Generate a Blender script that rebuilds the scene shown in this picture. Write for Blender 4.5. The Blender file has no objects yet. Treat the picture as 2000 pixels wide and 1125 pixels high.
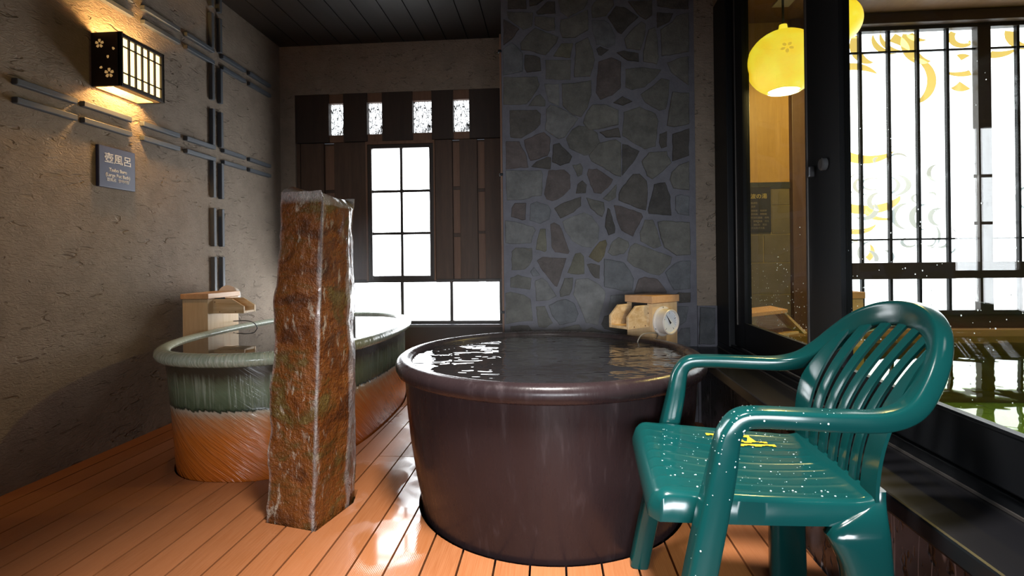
import bpy, bmesh, math, random
from mathutils import Vector, Matrix, noise
random.seed(7)
C = bpy.context.scene.collection
SC = bpy.context.scene
R = math.radians

# ---------------------------------------------------------------- camera
YAW = math.atan(75 / 1020.0)
cam = bpy.data.cameras.new('camera'); cam.sensor_width = 36.0
cam.lens = 1020.0 / 2000.0 * 36.0; cam.shift_y = -53.6 / 2000.0; cam.clip_start = 0.02
camo = bpy.data.objects.new('camera', cam); C.objects.link(camo)
_f = Vector((-math.sin(YAW), math.cos(YAW), 0)); _r = Vector((math.cos(YAW), math.sin(YAW), 0)); _u = Vector((0, 0, 1))
ro = 0.012
_r2 = (_r * math.cos(ro) - _u * math.sin(ro)); _u2 = (_r * math.sin(ro) + _u * math.cos(ro))
camo.matrix_world = Matrix(((_r2.x, _u2.x, -_f.x, 0), (_r2.y, _u2.y, -_f.y, 0), (_r2.z, _u2.z, -_f.z, 0.95), (0, 0, 0, 1)))
SC.camera = camo
# ---------------------------------------------------------------- world, light, exposure
SC.view_settings.view_transform = 'Standard'; SC.view_settings.look = 'None'
SC.view_settings.gamma = 1.0; SC.view_settings.use_curve_mapping = False
SC.view_settings.exposure = 0.0
SC.cycles.use_denoising = True
SC.cycles.max_bounces = 10; SC.cycles.transparent_max_bounces = 16
SC.cycles.sample_clamp_indirect = 6.0
W = bpy.data.worlds.new('overcast'); SC.world = W; W.use_nodes = True
W.node_tree.nodes['Background'].inputs[0].default_value = (0.72, 0.82, 1.0, 1)
W.node_tree.nodes['Background'].inputs[1].default_value = 0.22

def area(name, loc, target, sx, sy, power, col=(1, 1, 1), spread=180):
    l = bpy.data.lights.new(name, 'AREA'); l.shape = 'RECTANGLE'; l.size = sx; l.size_y = sy
    l.energy = power; l.color = col; l.spread = R(spread)
    o = bpy.data.objects.new(name, l); C.objects.link(o); o.location = loc
    o.rotation_euler = (Vector(target) - Vector(loc)).to_track_quat('-Z', 'Y').to_euler()
    return o
def point(name, loc, power, col, rad=0.03):
    l = bpy.data.lights.new(name, 'POINT'); l.energy = power; l.color = col; l.shadow_soft_size = rad
    o = bpy.data.objects.new(name, l); C.objects.link(o); o.location = loc; return o

# daylight from the open side behind the camera, unseen warm key light added over the deck to brighten it
area('daylight_opening', (0.3, -1.4, 0.8), (0.05, 2.6, 0.25), 1.6, 0.6, 16, (0.90, 0.95, 1.0), 60)
area('added_deck_key', (0.0, 0.85, 2.6), (-0.08, 1.30, 0.0), 0.35, 0.35, 34, (1.0, 0.95, 0.90), 66)

# ---------------------------------------------------------------- materials
def mat(name, col=(0.5, 0.5, 0.5), rough=0.5, metal=0.0, spec=0.5, coat=0.0, trans=0.0, ior=1.45, emit=None, es=0.0):
    m = bpy.data.materials.new(name); m.use_nodes = True
    b = m.node_tree.nodes['Principled BSDF']
    b.inputs['Base Color'].default_value = (*col, 1); b.inputs['Roughness'].default_value = rough
    b.inputs['Metallic'].default_value = metal; b.inputs['Specular IOR Level'].default_value = spec
    b.inputs['Coat Weight'].default_value = coat; b.inputs['Coat Roughness'].default_value = 0.08
    b.inputs['Transmission Weight'].default_value = trans; b.inputs['IOR'].default_value = ior
    if emit: b.inputs['Emission Color'].default_value = (*emit, 1); b.inputs['Emission Strength'].default_value = es
    return m
class N:
    """small helper around one material's node tree"""
    def __init__(s, m): s.m = m; s.t = m.node_tree; s.b = s.t.nodes['Principled BSDF']; s.o = s.t.nodes['Material Output']
    def n(s, ty, **kw):
        x = s.t.nodes.new(ty)
        for k, v in kw.items():
            if k in x.inputs.keys(): s.set(x, k, v)
            else: setattr(x, k, v)
        return x
    def set(s, x, k, v):
        i = x.inputs[k]
        if isinstance(v, bpy.types.NodeSocket): s.t.links.new(v, i)
        elif isinstance(v, tuple) and len(v) == 3 and i.type == 'RGBA': i.default_value = (*v, 1)
        else: i.default_value = v
    def co(s, scale=(1, 1, 1), kind='Object', rot=(0, 0, 0)):
        c = s.n('ShaderNodeTexCoord'); mp = s.n('ShaderNodeMapping', Scale=scale, Rotation=rot)
        s.t.links.new(c.outputs[kind], mp.inputs['Vector']); return mp.outputs[0]
    def noise(s, vec, scale, detail=4, rough=0.55, dist=0.0):
        x = s.n('ShaderNodeTexNoise', Scale=scale, Detail=detail, Roughness=rough, Distortion=dist); s.set(x, 'Vector', vec); return x.outputs['Fac']
    def voro(s, vec, scale, feature='F1'):
        x = s.n('ShaderNodeTexVoronoi', Scale=scale); x.feature = feature; s.set(x, 'Vector', vec); return x.outputs['Distance']
    def ramp(s, fac, stops):
        x = s.n('ShaderNodeValToRGB'); s.t.links.new(fac, x.inputs[0]); e = x.color_ramp.elements
        while len(e) < len(stops): e.new(0.5)
        for q, (p, c) in zip(e, stops):
            q.position = p; q.color = (*c, 1) if isinstance(c, tuple) else (c, c, c, 1)
        return x.outputs[0]
    def mix(s, fac, a, b, mode='MIX'):
        x = s.n('ShaderNodeMix', data_type='RGBA', blend_type=mode)
        for i, v in ((0, fac), (6, a), (7, b)):
            if isinstance(v, bpy.types.NodeSocket): s.t.links.new(v, x.inputs[i])
            elif isinstance(v, tuple): x.inputs[i].default_value = (*v, 1)
            else: x.inputs[i].default_value = v
        return x.outputs[2]
    def math(s, op, a, b=0.0, c=0.0):
        x = s.n('ShaderNodeMath', operation=op)
        for i, v in enumerate((a, b, c)):
            if isinstance(v, bpy.types.NodeSocket): s.t.links.new(v, x.inputs[i])
            else: x.inputs[i].default_value = v
        return x.outputs[0]
    def xyz(s, vec):
        x = s.n('ShaderNodeSeparateXYZ'); s.t.links.new(vec, x.inputs[0]); return x.outputs
    def attr(s, name):
        return s.n('ShaderNodeAttribute', attribute_name=name)
    def bump(s, h, strength=0.3, dist=0.01, base=None):
        x = s.n('ShaderNodeBump', Strength=strength, Distance=dist); s.t.links.new(h, x.inputs['Height'])
        if base is not None: s.t.links.new(base, x.inputs['Normal'])
        s.t.links.new(x.outputs[0], s.b.inputs['Normal']); return x.outputs[0]
    def col(s, v): s.set(s.b, 'Base Color', v)
    def rough(s, v): s.set(s.b, 'Roughness', v)

def wood(name, a, b, axis='Z', rough=0.5, sc=1.0, bump=0.15):
    m = mat(name, a, rough); k = N(m); s = [9, 9, 9]; s['XYZ'.index(axis)] = 0.7
    v = k.co(tuple(x * sc for x in s)); f = k.noise(v, 3.0, 5, 0.6, 0.6); g = k.noise(v, 18.0, 3)
    f2 = k.math('ADD', k.math('MULTIPLY', f, 0.75), k.math('MULTIPLY', g, 0.25))
    k.col(k.ramp(f2, [(0.3, a), (0.7, b)])); k.bump(f2, bump, 0.004); return m

def plaster(name, a, b):
    m = mat(name, a, 0.93, spec=0.25); k = N(m); v = k.co()
    big = k.noise(v, 1.3, 3); mid = k.noise(v, 9, 4)
    k.col(k.mix(k.ramp(mid, [(0.35, 0.0), (0.7, 1.0)]), k.mix(big, a, b), tuple(x * 1.12 for x in b)))
    sc = k.noise(k.co((1, 1, 2.4), rot=(0.5, 0.2, 0.3)), 26, 3, 0.6, 1.6); pits = k.ramp(k.noise(k.co((1, 0.45, 1.4)), 22, 2, 0.5, 1.0), [(0.27, 0.0), (0.36, 1.0)])
    h = k.math('ADD', k.math('MULTIPLY', sc, 0.5), k.math('ADD', k.math('MULTIPLY', pits, 0.55), k.math('MULTIPLY', mid, 0.5)))
    k.bump(h, 1.0, 0.016); return m

M = {}
M['plaster'] = plaster('plaster', (0.215, 0.172, 0.134), (0.262, 0.211, 0.165))
M['ceiling'] = wood('ceiling_board', (0.015, 0.012, 0.011), (0.024, 0.019, 0.017), 'Y', 0.42)
M['black'] = mat('black_frame', (0.009, 0.010, 0.012), 0.45, spec=0.22)
M['frame_line'] = mat('aluminium_bead', (0.15, 0.135, 0.125), 0.4, 0.6)
M['batten'] = mat('grey_batten', (0.075, 0.085, 0.10), 0.5); k = N(M['batten']); k.bump(k.noise(k.co(), 60, 3), 0.15, 0.003)
M['darkwood'] = wood('dark_board', (0.048, 0.026, 0.016), (0.088, 0.048, 0.029), 'Z', 0.6)
M['bandwood'] = wood('band_board', (0.024, 0.014, 0.010), (0.042, 0.024, 0.016), 'Z', 0.6)
M['redwood'] = wood('brown_strip', (0.12, 0.06, 0.035), (0.19, 0.10, 0.06), 'Z', 0.6)
M['sash'] = mat('dark_sash', (0.030, 0.021, 0.017), 0.45)
M['sill'] = mat('wet_sill', (0.10, 0.10, 0.11), 0.12)
# deck
m = mat('deck', (0.4, 0.16, 0.07), 0.45); k = N(m); M['deck'] = m
v = k.co(); pa = k.attr('board').outputs['Fac']
c = k.mix(pa, (0.27, 0.092, 0.030), (0.35, 0.125, 0.045)); c = k.mix(k.ramp(k.noise(k.co((30, 1.2, 1)), 6, 4), [(0.3, 0.0), (0.75, 0.6)]), c, (0.39, 0.162, 0.070)); k.col(c)
wet = k.ramp(k.noise(v, 2.4, 3, 0.5, 0.4), [(0.42, 1.0), (0.56, 0.0)])
sp = k.xyz(v); near = k.ramp(k.math('MULTIPLY', k.math('ABSOLUTE', k.math('ADD', sp[0], 0.62)), 1.0), [(0.12, 1.0), (0.55, 0.0)])
wet = k.math('MULTIPLY', wet, near)
k.rough(k.ramp(wet, [(0.1, 0.47), (0.6, 0.07)]))
gr = k.n('ShaderNodeTexWave', Scale=55.0, wave_type='BANDS', bands_direction='X'); k.t.links.new(v, gr.inputs['Vector'])
dry = k.math('SUBTRACT', 1.0, wet)
k.bump(k.math('MULTIPLY', gr.outputs['Fac'], k.math('MULTIPLY', dry, 0.3)), 0.4, 0.002)
# masonry
def masonry(name, stone):
    m = mat(name, (0.2, 0.2, 0.2), 0.8, spec=0.3); k = N(m); v = k.co()
    n1 = k.noise(v, 16, 6, 0.65); n2 = k.noise(v, 130, 3, 0.7)
    if stone:
        a = k.attr('tint').outputs['Color']
        c = k.mix(1.0, a, k.ramp(n1, [(0.25, 0.62), (0.75, 1.3)]), 'MULTIPLY'); c = k.mix(k.ramp(n2, [(0.60, 0.0), (0.80, 0.45)]), c, (0.24, 0.24, 0.24))
        k.bump(k.math('ADD', k.math('MULTIPLY', n1, 0.8), k.math('MULTIPLY', n2, 0.3)), 0.9, 0.012)
    else:
        c = k.ramp(n1, [(0.3, (0.115, 0.114, 0.134)), (0.7, (0.155, 0.154, 0.178))]); k.bump(k.math('ADD', n1, k.math('MULTIPLY', n2, 0.4)), 0.6, 0.008)
    k.col(c); return m
M['stone'] = masonry('wall_stone', True); M['mortar'] = masonry('mortar', False)
# wet dark rock under the ledge
m = mat('base_rock', (0.03, 0.028, 0.03), 0.35); k = N(m); M['rock'] = m; v = k.co()
pt = k.ramp(k.noise(v, 2.6, 4, 0.6, 0.5), [(0.45, 0.0), (0.62, 1.0)]); ho = k.ramp(k.noise(k.co((1, 1, 0.6)), 32, 2), [(0.36, 0.0), (0.44, 1.0)])
vn = k.ramp(k.noise(k.co((1.2, 2.0, 0.5)), 3.0, 2, 0.4, 1.2), [(0.488, 0.0), (0.50, 1.0), (0.512, 0.0)])
c = k.mix(pt, (0.02, 0.018, 0.019), (0.13, 0.12, 0.14)); c = k.mix(k.math('MULTIPLY', vn, 0.7), c, (0.5, 0.48, 0.52)); c = k.mix(ho, (0.012, 0.011, 0.012), c); k.col(c); k.bump(ho, 0.6, 0.01)
# light wood
M['hinoki'] = wood('light_wood', (0.62, 0.40, 0.20), (0.78, 0.57, 0.33), 'Z', 0.5, 1.0, 0.06)
M['hinoki_h'] = wood('light_wood_board', (0.50, 0.27, 0.09), (0.86, 0.66, 0.40), 'X', 0.5, 1.2, 0.08)
M['hinoki_lid'] = wood('lid_wood', (0.55, 0.29, 0.13), (0.70, 0.42, 0.22), 'Y', 0.45, 1.0, 0.05)
M['nail'] = mat('wood_plug', (0.20, 0.09, 0.04), 0.6)
M['white'] = mat('white_paint', (0.72, 0.66, 0.60), 0.3); M['dial'] = mat('dial_face', (0.80, 0.83, 0.86), 0.25); M['ink'] = mat('ink', (0.02, 0.02, 0.025), 0.5)
M['steel'] = mat('steel', (0.45, 0.45, 0.45), 0.25, 1.0); M['hole'] = mat('dark_opening', (0.006, 0.006, 0.006), 0.9)
M['hose'] = mat('thin_tube', (0.25, 0.23, 0.2), 0.35)
# glazed oval tub
m = mat('tub_glaze', (0.3, 0.4, 0.3), 0.22, coat=0.35); k = N(m); M['tub'] = m
uv = k.co((1, 1, 1), 'UV'); s = k.xyz(uv); dn = k.noise(k.co((38, 4, 1), 'UV'), 1.0, 2); dn2 = k.noise(k.co((6, 1.2, 1), 'UV'), 1.0, 2)
dia = k.math('ADD', k.math('MULTIPLY', s[0], 42.0), k.math('MULTIPLY', s[1], 52.0))
cv = k.n('ShaderNodeCombineXYZ'); k.t.links.new(dia, cv.inputs[0]); k.t.links.new(k.math('MULTIPLY', s[1], 5.0), cv.inputs[1]); k.t.links.new(k.math('MULTIPLY', s[0], 2.0), cv.inputs[2])
gro = k.noise(cv.outputs[0], 1.0, 3, 0.6, 0.9)
zz = k.math('ADD', s[1], k.math('ADD', k.math('MULTIPLY', k.math('SUBTRACT', dn, 0.5), 0.035), k.math('MULTIPLY', k.math('SUBTRACT', gro, 0.5), 0.03)))
base = k.ramp(k.math('DIVIDE', zz, 0.6), [(0.0, (0.40, 0.090, 0.008)), (0.30, (0.52, 0.140, 0.020)), (0.44, (0.48, 0.19, 0.07)), (0.497, (0.46, 0.38, 0.28)), (0.507, (0.012, 0.018, 0.010)), (0.53, (0.075, 0.10, 0.055)), (0.64, (0.15, 0.19, 0.115)), (0.70, (0.13, 0.15, 0.09)), (0.765, (0.055, 0.042, 0.026)), (0.845, (0.05, 0.042, 0.028)), (0.875, (0.24, 0.29, 0.20)), (0.93, (0.42, 0.48, 0.37))])  # dark brown band below the rim has the rim's shadow put into its colour
st = k.ramp(k.noise(k.co((55, 3, 1), 'UV'), 1.0, 3), [(0.5, 0.0), (0.75, 1.0)])
grn = k.math('MULTIPLY', k.ramp(s[1], [(0.305, 0.0), (0.34, 1.0), (0.42, 1.0), (0.47, 0.0)]), st)
c = k.mix(k.math('MULTIPLY', grn, 0.75), base, (0.42, 0.46, 0.36))
rimst = k.math('MULTIPLY', k.ramp(s[1], [(0.50, 0.0), (0.52, 1.0)]), k.ramp(k.noise(k.co((90, 26, 1), 'UV'), 1.0, 4), [(0.45, 0.0), (0.72, 0.9)])); c = k.mix(rimst, c, (0.62, 0.66, 0.56))
org = k.math('MULTIPLY', k.ramp(s[1], [(0.27, 1.0), (0.305, 0.0)]), k.ramp(gro, [(0.45, 0.0), (0.68, 0.55)])); fade = k.ramp(s[1], [(0.05, 0.03), (0.20, 0.18), (0.29, 1.0)])
c = k.mix(k.math('MULTIPLY', org, fade), c, (0.62, 0.42, 0.25)); k.col(c)
hb = k.math('MULTIPLY', k.ramp(s[1], [(0.29, 1.0), (0.31, 0.12)]), gro); hb = k.math('ADD', hb, k.math('MULTIPLY', k.math('ADD', grn, rimst), 0.22)); k.bump(hb, 0.85, 0.014)
# dark pot glaze
m = mat('pot_glaze', (0.05, 0.03, 0.028), 0.27, spec=0.25, coat=0.03); k = N(m); M['pot'] = m
v = k.co(); dr = k.noise(k.co((14, 14, 1.6)), 1.3, 5, 0.65); pa = k.noise(v, 2.2, 3); fi = k.noise(k.co((60, 60, 14)), 1.0, 3)
c = k.ramp(pa, [(0.3, (0.014, 0.009, 0.010)), (0.7, (0.024, 0.015, 0.016))]); c = k.mix(k.math('MULTIPLY', k.ramp(dr, [(0.56, 0.0), (0.78, 0.75)]), k.ramp(fi, [(0.4, 0.0), (0.65, 1.0)])), c, (0.065, 0.048, 0.052)); k.col(c)
k.rough(k.ramp(dr, [(0.35, 0.19), (0.7, 0.42)])); k.bump(k.math('ADD', k.math('MULTIPLY', fi, 0.35), dr), 0.18, 0.006)
# water
def water(name, col, sc, strength, ripple_dist=0.02):
    m = mat(name, col, 0.015, spec=0.5, ior=1.33); k = N(m); v = k.co((1, 1.7, 1)); h = k.math('ADD', k.noise(v, sc, 3, 0.5, 0.8), k.math('MULTIPLY', k.noise(v, sc * 2.7, 2), 0.35)); k.bump(h, strength, ripple_dist); return m
M['pot_water'] = water('pot_water', (0.013, 0.012, 0.013), 2.6, 0.30, 0.05); M['tub_water'] = water('tub_water', (0.060, 0.050, 0.046), 2.0, 0.05, 0.02)
# basalt pillar
m = mat('pillar_rock', (0.2, 0.08, 0.03), 0.33, coat=0.3); k = N(m); M['pillar'] = m
v = k.co(); n1 = k.noise(k.co((1, 1, 1.9)), 5, 5, 0.65, 0.5); n2 = k.noise(v, 22, 5, 0.7); n3 = k.noise(v, 75, 3, 0.7)
c = k.ramp(n1, [(0.28, (0.030, 0.011, 0.004)), (0.40, (0.088, 0.026, 0.005)), (0.49, (0.155, 0.048, 0.008)), (0.57, (0.085, 0.040, 0.008)), (0.64, (0.115, 0.078, 0.020)), (0.72, (0.075, 0.026, 0.006))])
c = k.mix(k.ramp(n2, [(0.58, 0.0), (0.72, 0.6)]), c, (0.055, 0.02, 0.010)); c = k.mix(k.ramp(k.noise(k.co((2.2, 2.2, 0.8)), 13, 4, 0.7, 0.3), [(0.59, 0.0), (0.67, 0.7)]), c, (0.36, 0.31, 0.24))
c = k.mix(k.ramp(n3, [(0.70, 0.0), (0.76, 0.8)]), c, (0.55, 0.47, 0.36))
ve = k.attr('vein').outputs['Fac']; ve = k.math('MULTIPLY', ve, k.ramp(n2, [(0.28, 0.35), (0.5, 1.0)])); c = k.mix(ve, c, (0.36, 0.35, 0.35)); k.col(c)
k.bump(k.math('ADD', n2, k.math('MULTIPLY', n3, 0.35)), 1.0, 0.018)
# chair plastic
m = mat('green_plastic', (0.003, 0.046, 0.045), 0.16, spec=0.5); k = N(m); M['chair'] = m
k.rough(k.ramp(k.noise(k.co(), 9, 4), [(0.35, 0.13), (0.7, 0.24)]))
M['emblem'] = mat('yellow_print', (0.62, 0.38, 0.03), 0.35)
M['drop'] = mat('water_bead', (0.80, 0.88, 0.88), 0.04, trans=0.35, ior=1.33)
# glass
def glass(name, tint, f0=0.04):
    m = bpy.data.materials.new(name); m.use_nodes = True; t = m.node_tree; t.nodes.remove(t.nodes['Principled BSDF'])
    tr = t.nodes.new('ShaderNodeBsdfTransparent'); tr.inputs[0].default_value = (*tint, 1); gl = t.nodes.new('ShaderNodeBsdfGlossy'); gl.inputs['Roughness'].default_value = 0.0
    lw = t.nodes.new('ShaderNodeLayerWeight'); lw.inputs[0].default_value = 0.5; mx = t.nodes.new('ShaderNodeMixShader')   # facing term of Schlick's curve
    pw = t.nodes.new('ShaderNodeMath'); pw.operation = 'POWER'; pw.inputs[1].default_value = 5.0; ma = t.nodes.new('ShaderNodeMath'); ma.operation = 'MULTIPLY_ADD'; ma.inputs[1].default_value = 0.96; ma.inputs[2].default_value = f0
    t.links.new(lw.outputs['Facing'], pw.inputs[0]); t.links.new(pw.outputs[0], ma.inputs[0]); t.links.new(ma.outputs[0], mx.inputs[0]); t.links.new(tr.outputs[0], mx.inputs[1]); t.links.new(gl.outputs[0], mx.inputs[2]); t.links.new(mx.outputs[0], t.nodes['Material Output'].inputs[0]); return m
M['glass'] = glass('door_glass', (0.86, 0.88, 0.88))
# lit panes
def lit(name, col, st):
    m = mat(name, (0.8, 0.8, 0.8), 0.4, emit=col, es=st); return m
M['pane'] = lit('frosted_pane', (0.93, 0.97, 1.0), 13.0)
m = lit('grainy_pane', (0.93, 0.97, 1.0), 2.0); k = N(m); M['grain_pane'] = m
k.col((0.03, 0.025, 0.02)); sp = k.ramp(k.noise(k.co((2.2, 1, 0.8)), 26, 4, 0.75, 1.5), [(0.45, 0.0), (0.50, 1.0)]); k.set(k.b, 'Emission Strength', k.math('MULTIPLY', sp, 2.0))
M['bath_pane'] = lit('bath_window_pane', (0.94, 0.98, 1.0), 4.5)
M['gold'] = lit('gold_print', (1.0, 0.70, 0.16), 1.25); M['greyline'] = lit('grey_print', (0.62, 0.72, 0.76), 1.0)
M['paper'] = lit('lantern_paper', (1.0, 0.70, 0.27), 3.2)
m = M['paper']; k = N(m)
M['lantern'] = mat('lantern_wood', (0.022, 0.014, 0.010), 0.5); M['lantern_in'] = mat('lantern_inner', (0.60, 0.36, 0.14), 0.6)
M['amber'] = lit('amber_cutout', (1.0, 0.55, 0.15), 0.32)
# lamp shells
m = lit('ball_lamp', (1.0, 0.78, 0.03), 1.5); k = N(m); M['ball'] = m
f = k.noise(k.co(), 7, 4, 0.6); k.set(k.b, 'Emission Color', k.ramp(f, [(0.35, (1.0, 0.62, 0.0)), (0.62, (1.0, 0.80, 0.03)), (0.8, (1.0, 0.90, 0.2))]))
M['ball_in'] = lit('ball_inside', (1.0, 0.88, 0.42), 2.6)
M['sign'] = mat('sign_board', (0.048, 0.055, 0.115), 0.36); M['lettering'] = mat('lettering', (0.72, 0.70, 0.68), 0.5); M['gilt'] = mat('gilt_letter', (0.52, 0.40, 0.14), 0.4); M['dim_letter'] = mat('dim_letter', (0.26, 0.21, 0.15), 0.5)
# inner bath
M['panel'] = wood('bath_panel', (0.36, 0.20, 0.065), (0.50, 0.30, 0.10), 'Z', 0.5, 0.6)
M['post'] = wood('bath_post', (0.085, 0.042, 0.03), (0.13, 0.07, 0.045), 'Z', 0.5)
M['beam'] = wood('bath_beam', (0.055, 0.03, 0.02), (0.095, 0.055, 0.035), 'X', 0.5); M['bath_ceil'] = wood('bath_ceiling', (0.15, 0.07, 0.024), (0.21, 0.10, 0.035), 'Y', 0.55)
m = mat('bath_tile', (0.2, 0.17, 0.12), 0.45); k = N(m); M['tile'] = m; k.col(k.ramp(k.noise(k.co(), 4, 4), [(0.3, (0.12, 0.098, 0.065)), (0.7, (0.185, 0.15, 0.10))]))
M['grout'] = mat('grout', (0.36, 0.28, 0.13), 0.8); M['dark_tile'] = mat('dark_tile', (0.045, 0.047, 0.05), 0.4)
m = mat('pool_tile', (0.2, 0.26, 0.12), 0.5); k = N(m); M['pooltile'] = m
bk = k.n('ShaderNodeTexBrick', Scale=1.0); bk.offset = 0.0; bk.inputs['Brick Width'].default_value = 0.3; bk.inputs['Row Height'].default_value = 0.3; bk.inputs['Mortar Size'].default_value = 0.006
bk.inputs['Color1'].default_value = (0.42, 0.50, 0.20, 1); bk.inputs['Color2'].default_value = (0.48, 0.56, 0.24, 1); bk.inputs['Mortar'].default_value = (0.20, 0.24, 0.10, 1); k.t.links.new(k.co(), bk.inputs['Vector']); k.col(bk.outputs['Color'])
m = glass('pool_water', (0.80, 0.88, 0.58), 0.02); M['pool'] = m; t = m.node_tree
tc = t.nodes.new('ShaderNodeTexCoord'); ns = t.nodes.new('ShaderNodeTexNoise'); ns.inputs['Scale'].default_value = 3.5; bp = t.nodes.new('ShaderNodeBump'); bp.inputs['Strength'].default_value = 0.10; bp.inputs['Distance'].default_value = 0.03
t.links.new(tc.outputs['Object'], ns.inputs['Vector']); t.links.new(ns.outputs[0], bp.inputs['Height'])
for n in t.nodes:
    if n.type in ('LAYER_WEIGHT', 'BSDF_GLOSSY'): t.links.new(bp.outputs[0], n.inputs['Normal'])
M['curb'] = wood('pool_curb', (0.30, 0.16, 0.06), (0.40, 0.23, 0.09), 'X', 0.4)
M['dark'] = mat('dark_underside', (0.012, 0.010, 0.009), 0.9)

# ---------------------------------------------------------------- mesh helpers
ORG = {}
def bm_new(): return bmesh.new()
def box(bm, x0, x1, y0, y1, z0, z1, xf=None, mi=0):
    vs = [Vector(p) for p in ((x0, y0, z0), (x1, y0, z0), (x1, y1, z0), (x0, y1, z0), (x0, y0, z1), (x1, y0, z1), (x1, y1, z1), (x0, y1, z1))]
    if xf: vs = [xf(v) for v in vs]
    b = [bm.verts.new(v) for v in vs]
    for f in ((3, 2, 1, 0), (4, 5, 6, 7), (0, 1, 5, 4), (1, 2, 6, 5), (2, 3, 7, 6), (3, 0, 4, 7)):
        q = bm.faces.new([b[i] for i in f]); q.material_index = mi
    return b
def prism(bm, pts, n, xf=None, mi=0):
    """pts: list of Vectors (one side), n: offset vector"""
    a = [Vector(p) for p in pts]; c = [p + Vector(n) for p in a]
    if xf: a = [xf(p) for p in a]; c = [xf(p) for p in c]
    A = [bm.verts.new(p) for p in a]; B = [bm.verts.new(p) for p in c]
    fs = [bm.faces.new(A), bm.faces.new(B[::-1])]
    for i in range(len(A)): fs.append(bm.faces.new((A[i], B[i], B[(i + 1) % len(A)], A[(i + 1) % len(A)])))
    for f in fs: f.material_index = mi
    return fs
def rings(bm, loops, close=True, cap0=False, cap1=False, uvf=None, mi=0):
    """bridge a list of point loops"""
    L = [[bm.verts.new(p) for p in lp] for lp in loops]; n = len(L[0])
    for i in range(len(L) - 1):
        for j in range(n if close else n - 1):
            f = bm.faces.new((L[i][j], L[i][(j + 1) % n], L[i + 1][(j + 1) % n], L[i + 1][j])); f.smooth = True; f.material_index = mi
            if uvf:
                l = bm.loops.layers.uv.verify()
                for lo, (a, b) in zip(f.loops, ((i, j), (i, j + 1), (i + 1, j + 1), (i + 1, j))): lo[l].uv = uvf(a, b)
    if cap0: bm.faces.new(L[0][::-1]).material_index = mi
    if cap1: bm.faces.new(L[-1]).material_index = mi
    return L
def lathe(bm, prof, c=(0, 0, 0), n=48, xf=None, cap0=False, cap1=False, mi=0):
    lps = []
    for r, z in prof:
        lp = [Vector((c[0] + r * math.cos(2 * math.pi * i / n), c[1] + r * math.sin(2 * math.pi * i / n), c[2] + z)) for i in range(n)]
        lps.append([xf(p) for p in lp] if xf else lp)
    return rings(bm, lps, True, cap0, cap1, mi=mi)
def tube(bm, pts, r, n=8, mi=0):
    lps = []
    for i, p in enumerate(pts):
        p = Vector(p); t = (Vector(pts[min(i + 1, len(pts) - 1)]) - Vector(pts[max(i - 1, 0)])).normalized()
        a = t.cross(Vector((0, 0, 1)));  a = a.normalized() if a.length > 1e-4 else Vector((1, 0, 0)); b = t.cross(a)
        lps.append([p + (a * math.cos(2 * math.pi * j / n) + b * math.sin(2 * math.pi * j / n)) * r for j in range(n)])
    rings(bm, lps, True, True, True, mi=mi)
def link(name, me, parent, mats, org):
    for m in mats: me.materials.append(m)
    o = bpy.data.objects.new(name, me); C.objects.link(o)
    if parent: o.parent = parent
    else: o.location = org
    ORG[o] = Vector(org)
    return o
def obj(name, bm, mats, parent=None, bevel=0.0, smooth=None, recalc=True, segs=2):
    """one mesh object; vertices come in world coordinates"""
    if not isinstance(mats, (list, tuple)): mats = [mats]
    if recalc: bmesh.ops.recalc_face_normals(bm, faces=bm.faces[:])
    if bevel: bmesh.ops.bevel(bm, geom=[e for e in bm.edges if len(e.link_faces) == 2 and e.calc_face_angle(0) > 0.6], offset=bevel, segments=segs, affect='EDGES', profile=0.6)
    if parent: org = ORG[parent]
    else:
        xs = [v.co for v in bm.verts]; mn = [min(p[i] for p in xs) for i in range(3)]; mx = [max(p[i] for p in xs) for i in range(3)]
        org = Vector(((mn[0] + mx[0]) / 2, (mn[1] + mx[1]) / 2, mn[2]))
    bmesh.ops.translate(bm, verts=bm.verts[:], vec=-Vector(org))
    if smooth is not None:
        for f in bm.faces: f.smooth = True
        for e in bm.edges:
            if len(e.link_faces) == 2 and e.calc_face_angle(0) > smooth: e.smooth = False
    me = bpy.data.meshes.new(name); bm.to_mesh(me); bm.free()
    return link(name, me, parent, mats, org)
def tag(o, label, cat, group=None):
    o['label'] = label; o['category'] = cat
    if group: o['group'] = group
    return o
def thing(name, loc, label, cat, group=None):
    o = bpy.data.objects.new(name, None); C.objects.link(o); o.location = loc; o.empty_display_size = 0.1
    ORG[o] = Vector(loc); return tag(o, label, cat, group)
def struct(o, kind='structure'): o['kind'] = kind; return o
def text(name, body, size, m, parent, pos, right, up, depth=0.0008, align='CENTER', sx=1.0, bold=0.0):
    cu = bpy.data.curves.new(name, 'FONT'); cu.body = body; cu.size = size; cu.align_x = align; cu.align_y = 'CENTER'; cu.extrude = depth; cu.offset = bold; cu.resolution_u = 3
    t = bpy.data.objects.new(name, cu); C.objects.link(t); dg = bpy.context.evaluated_depsgraph_get()
    me = bpy.data.meshes.new_from_object(t.evaluated_get(dg)); bpy.data.objects.remove(t); bpy.data.curves.remove(cu)
    r = Vector(right).normalized(); u = Vector(up).normalized(); n = r.cross(u); org = ORG[parent]
    for v in me.vertices: v.co = Vector(pos) + r * v.co.x * sx + u * v.co.y + n * v.co.z - org
    me.materials.clear(); return link(name, me, parent, [m], org)

# ================================================================ THE SETTING
XL, YB, ZC, YS, XG = -2.28, 4.29, 2.79, 3.10, 0.966
TH = R(1.7); _c, _s = math.cos(TH), math.sin(TH)
def RW(p):
    """the glazed wall is not quite square to the deck"""
    dx, dy = p[0] - XG, p[1] - YS
    return Vector((XG + dx * _c + dy * _s, YS - dx * _s + dy * _c, p[2]))

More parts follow.
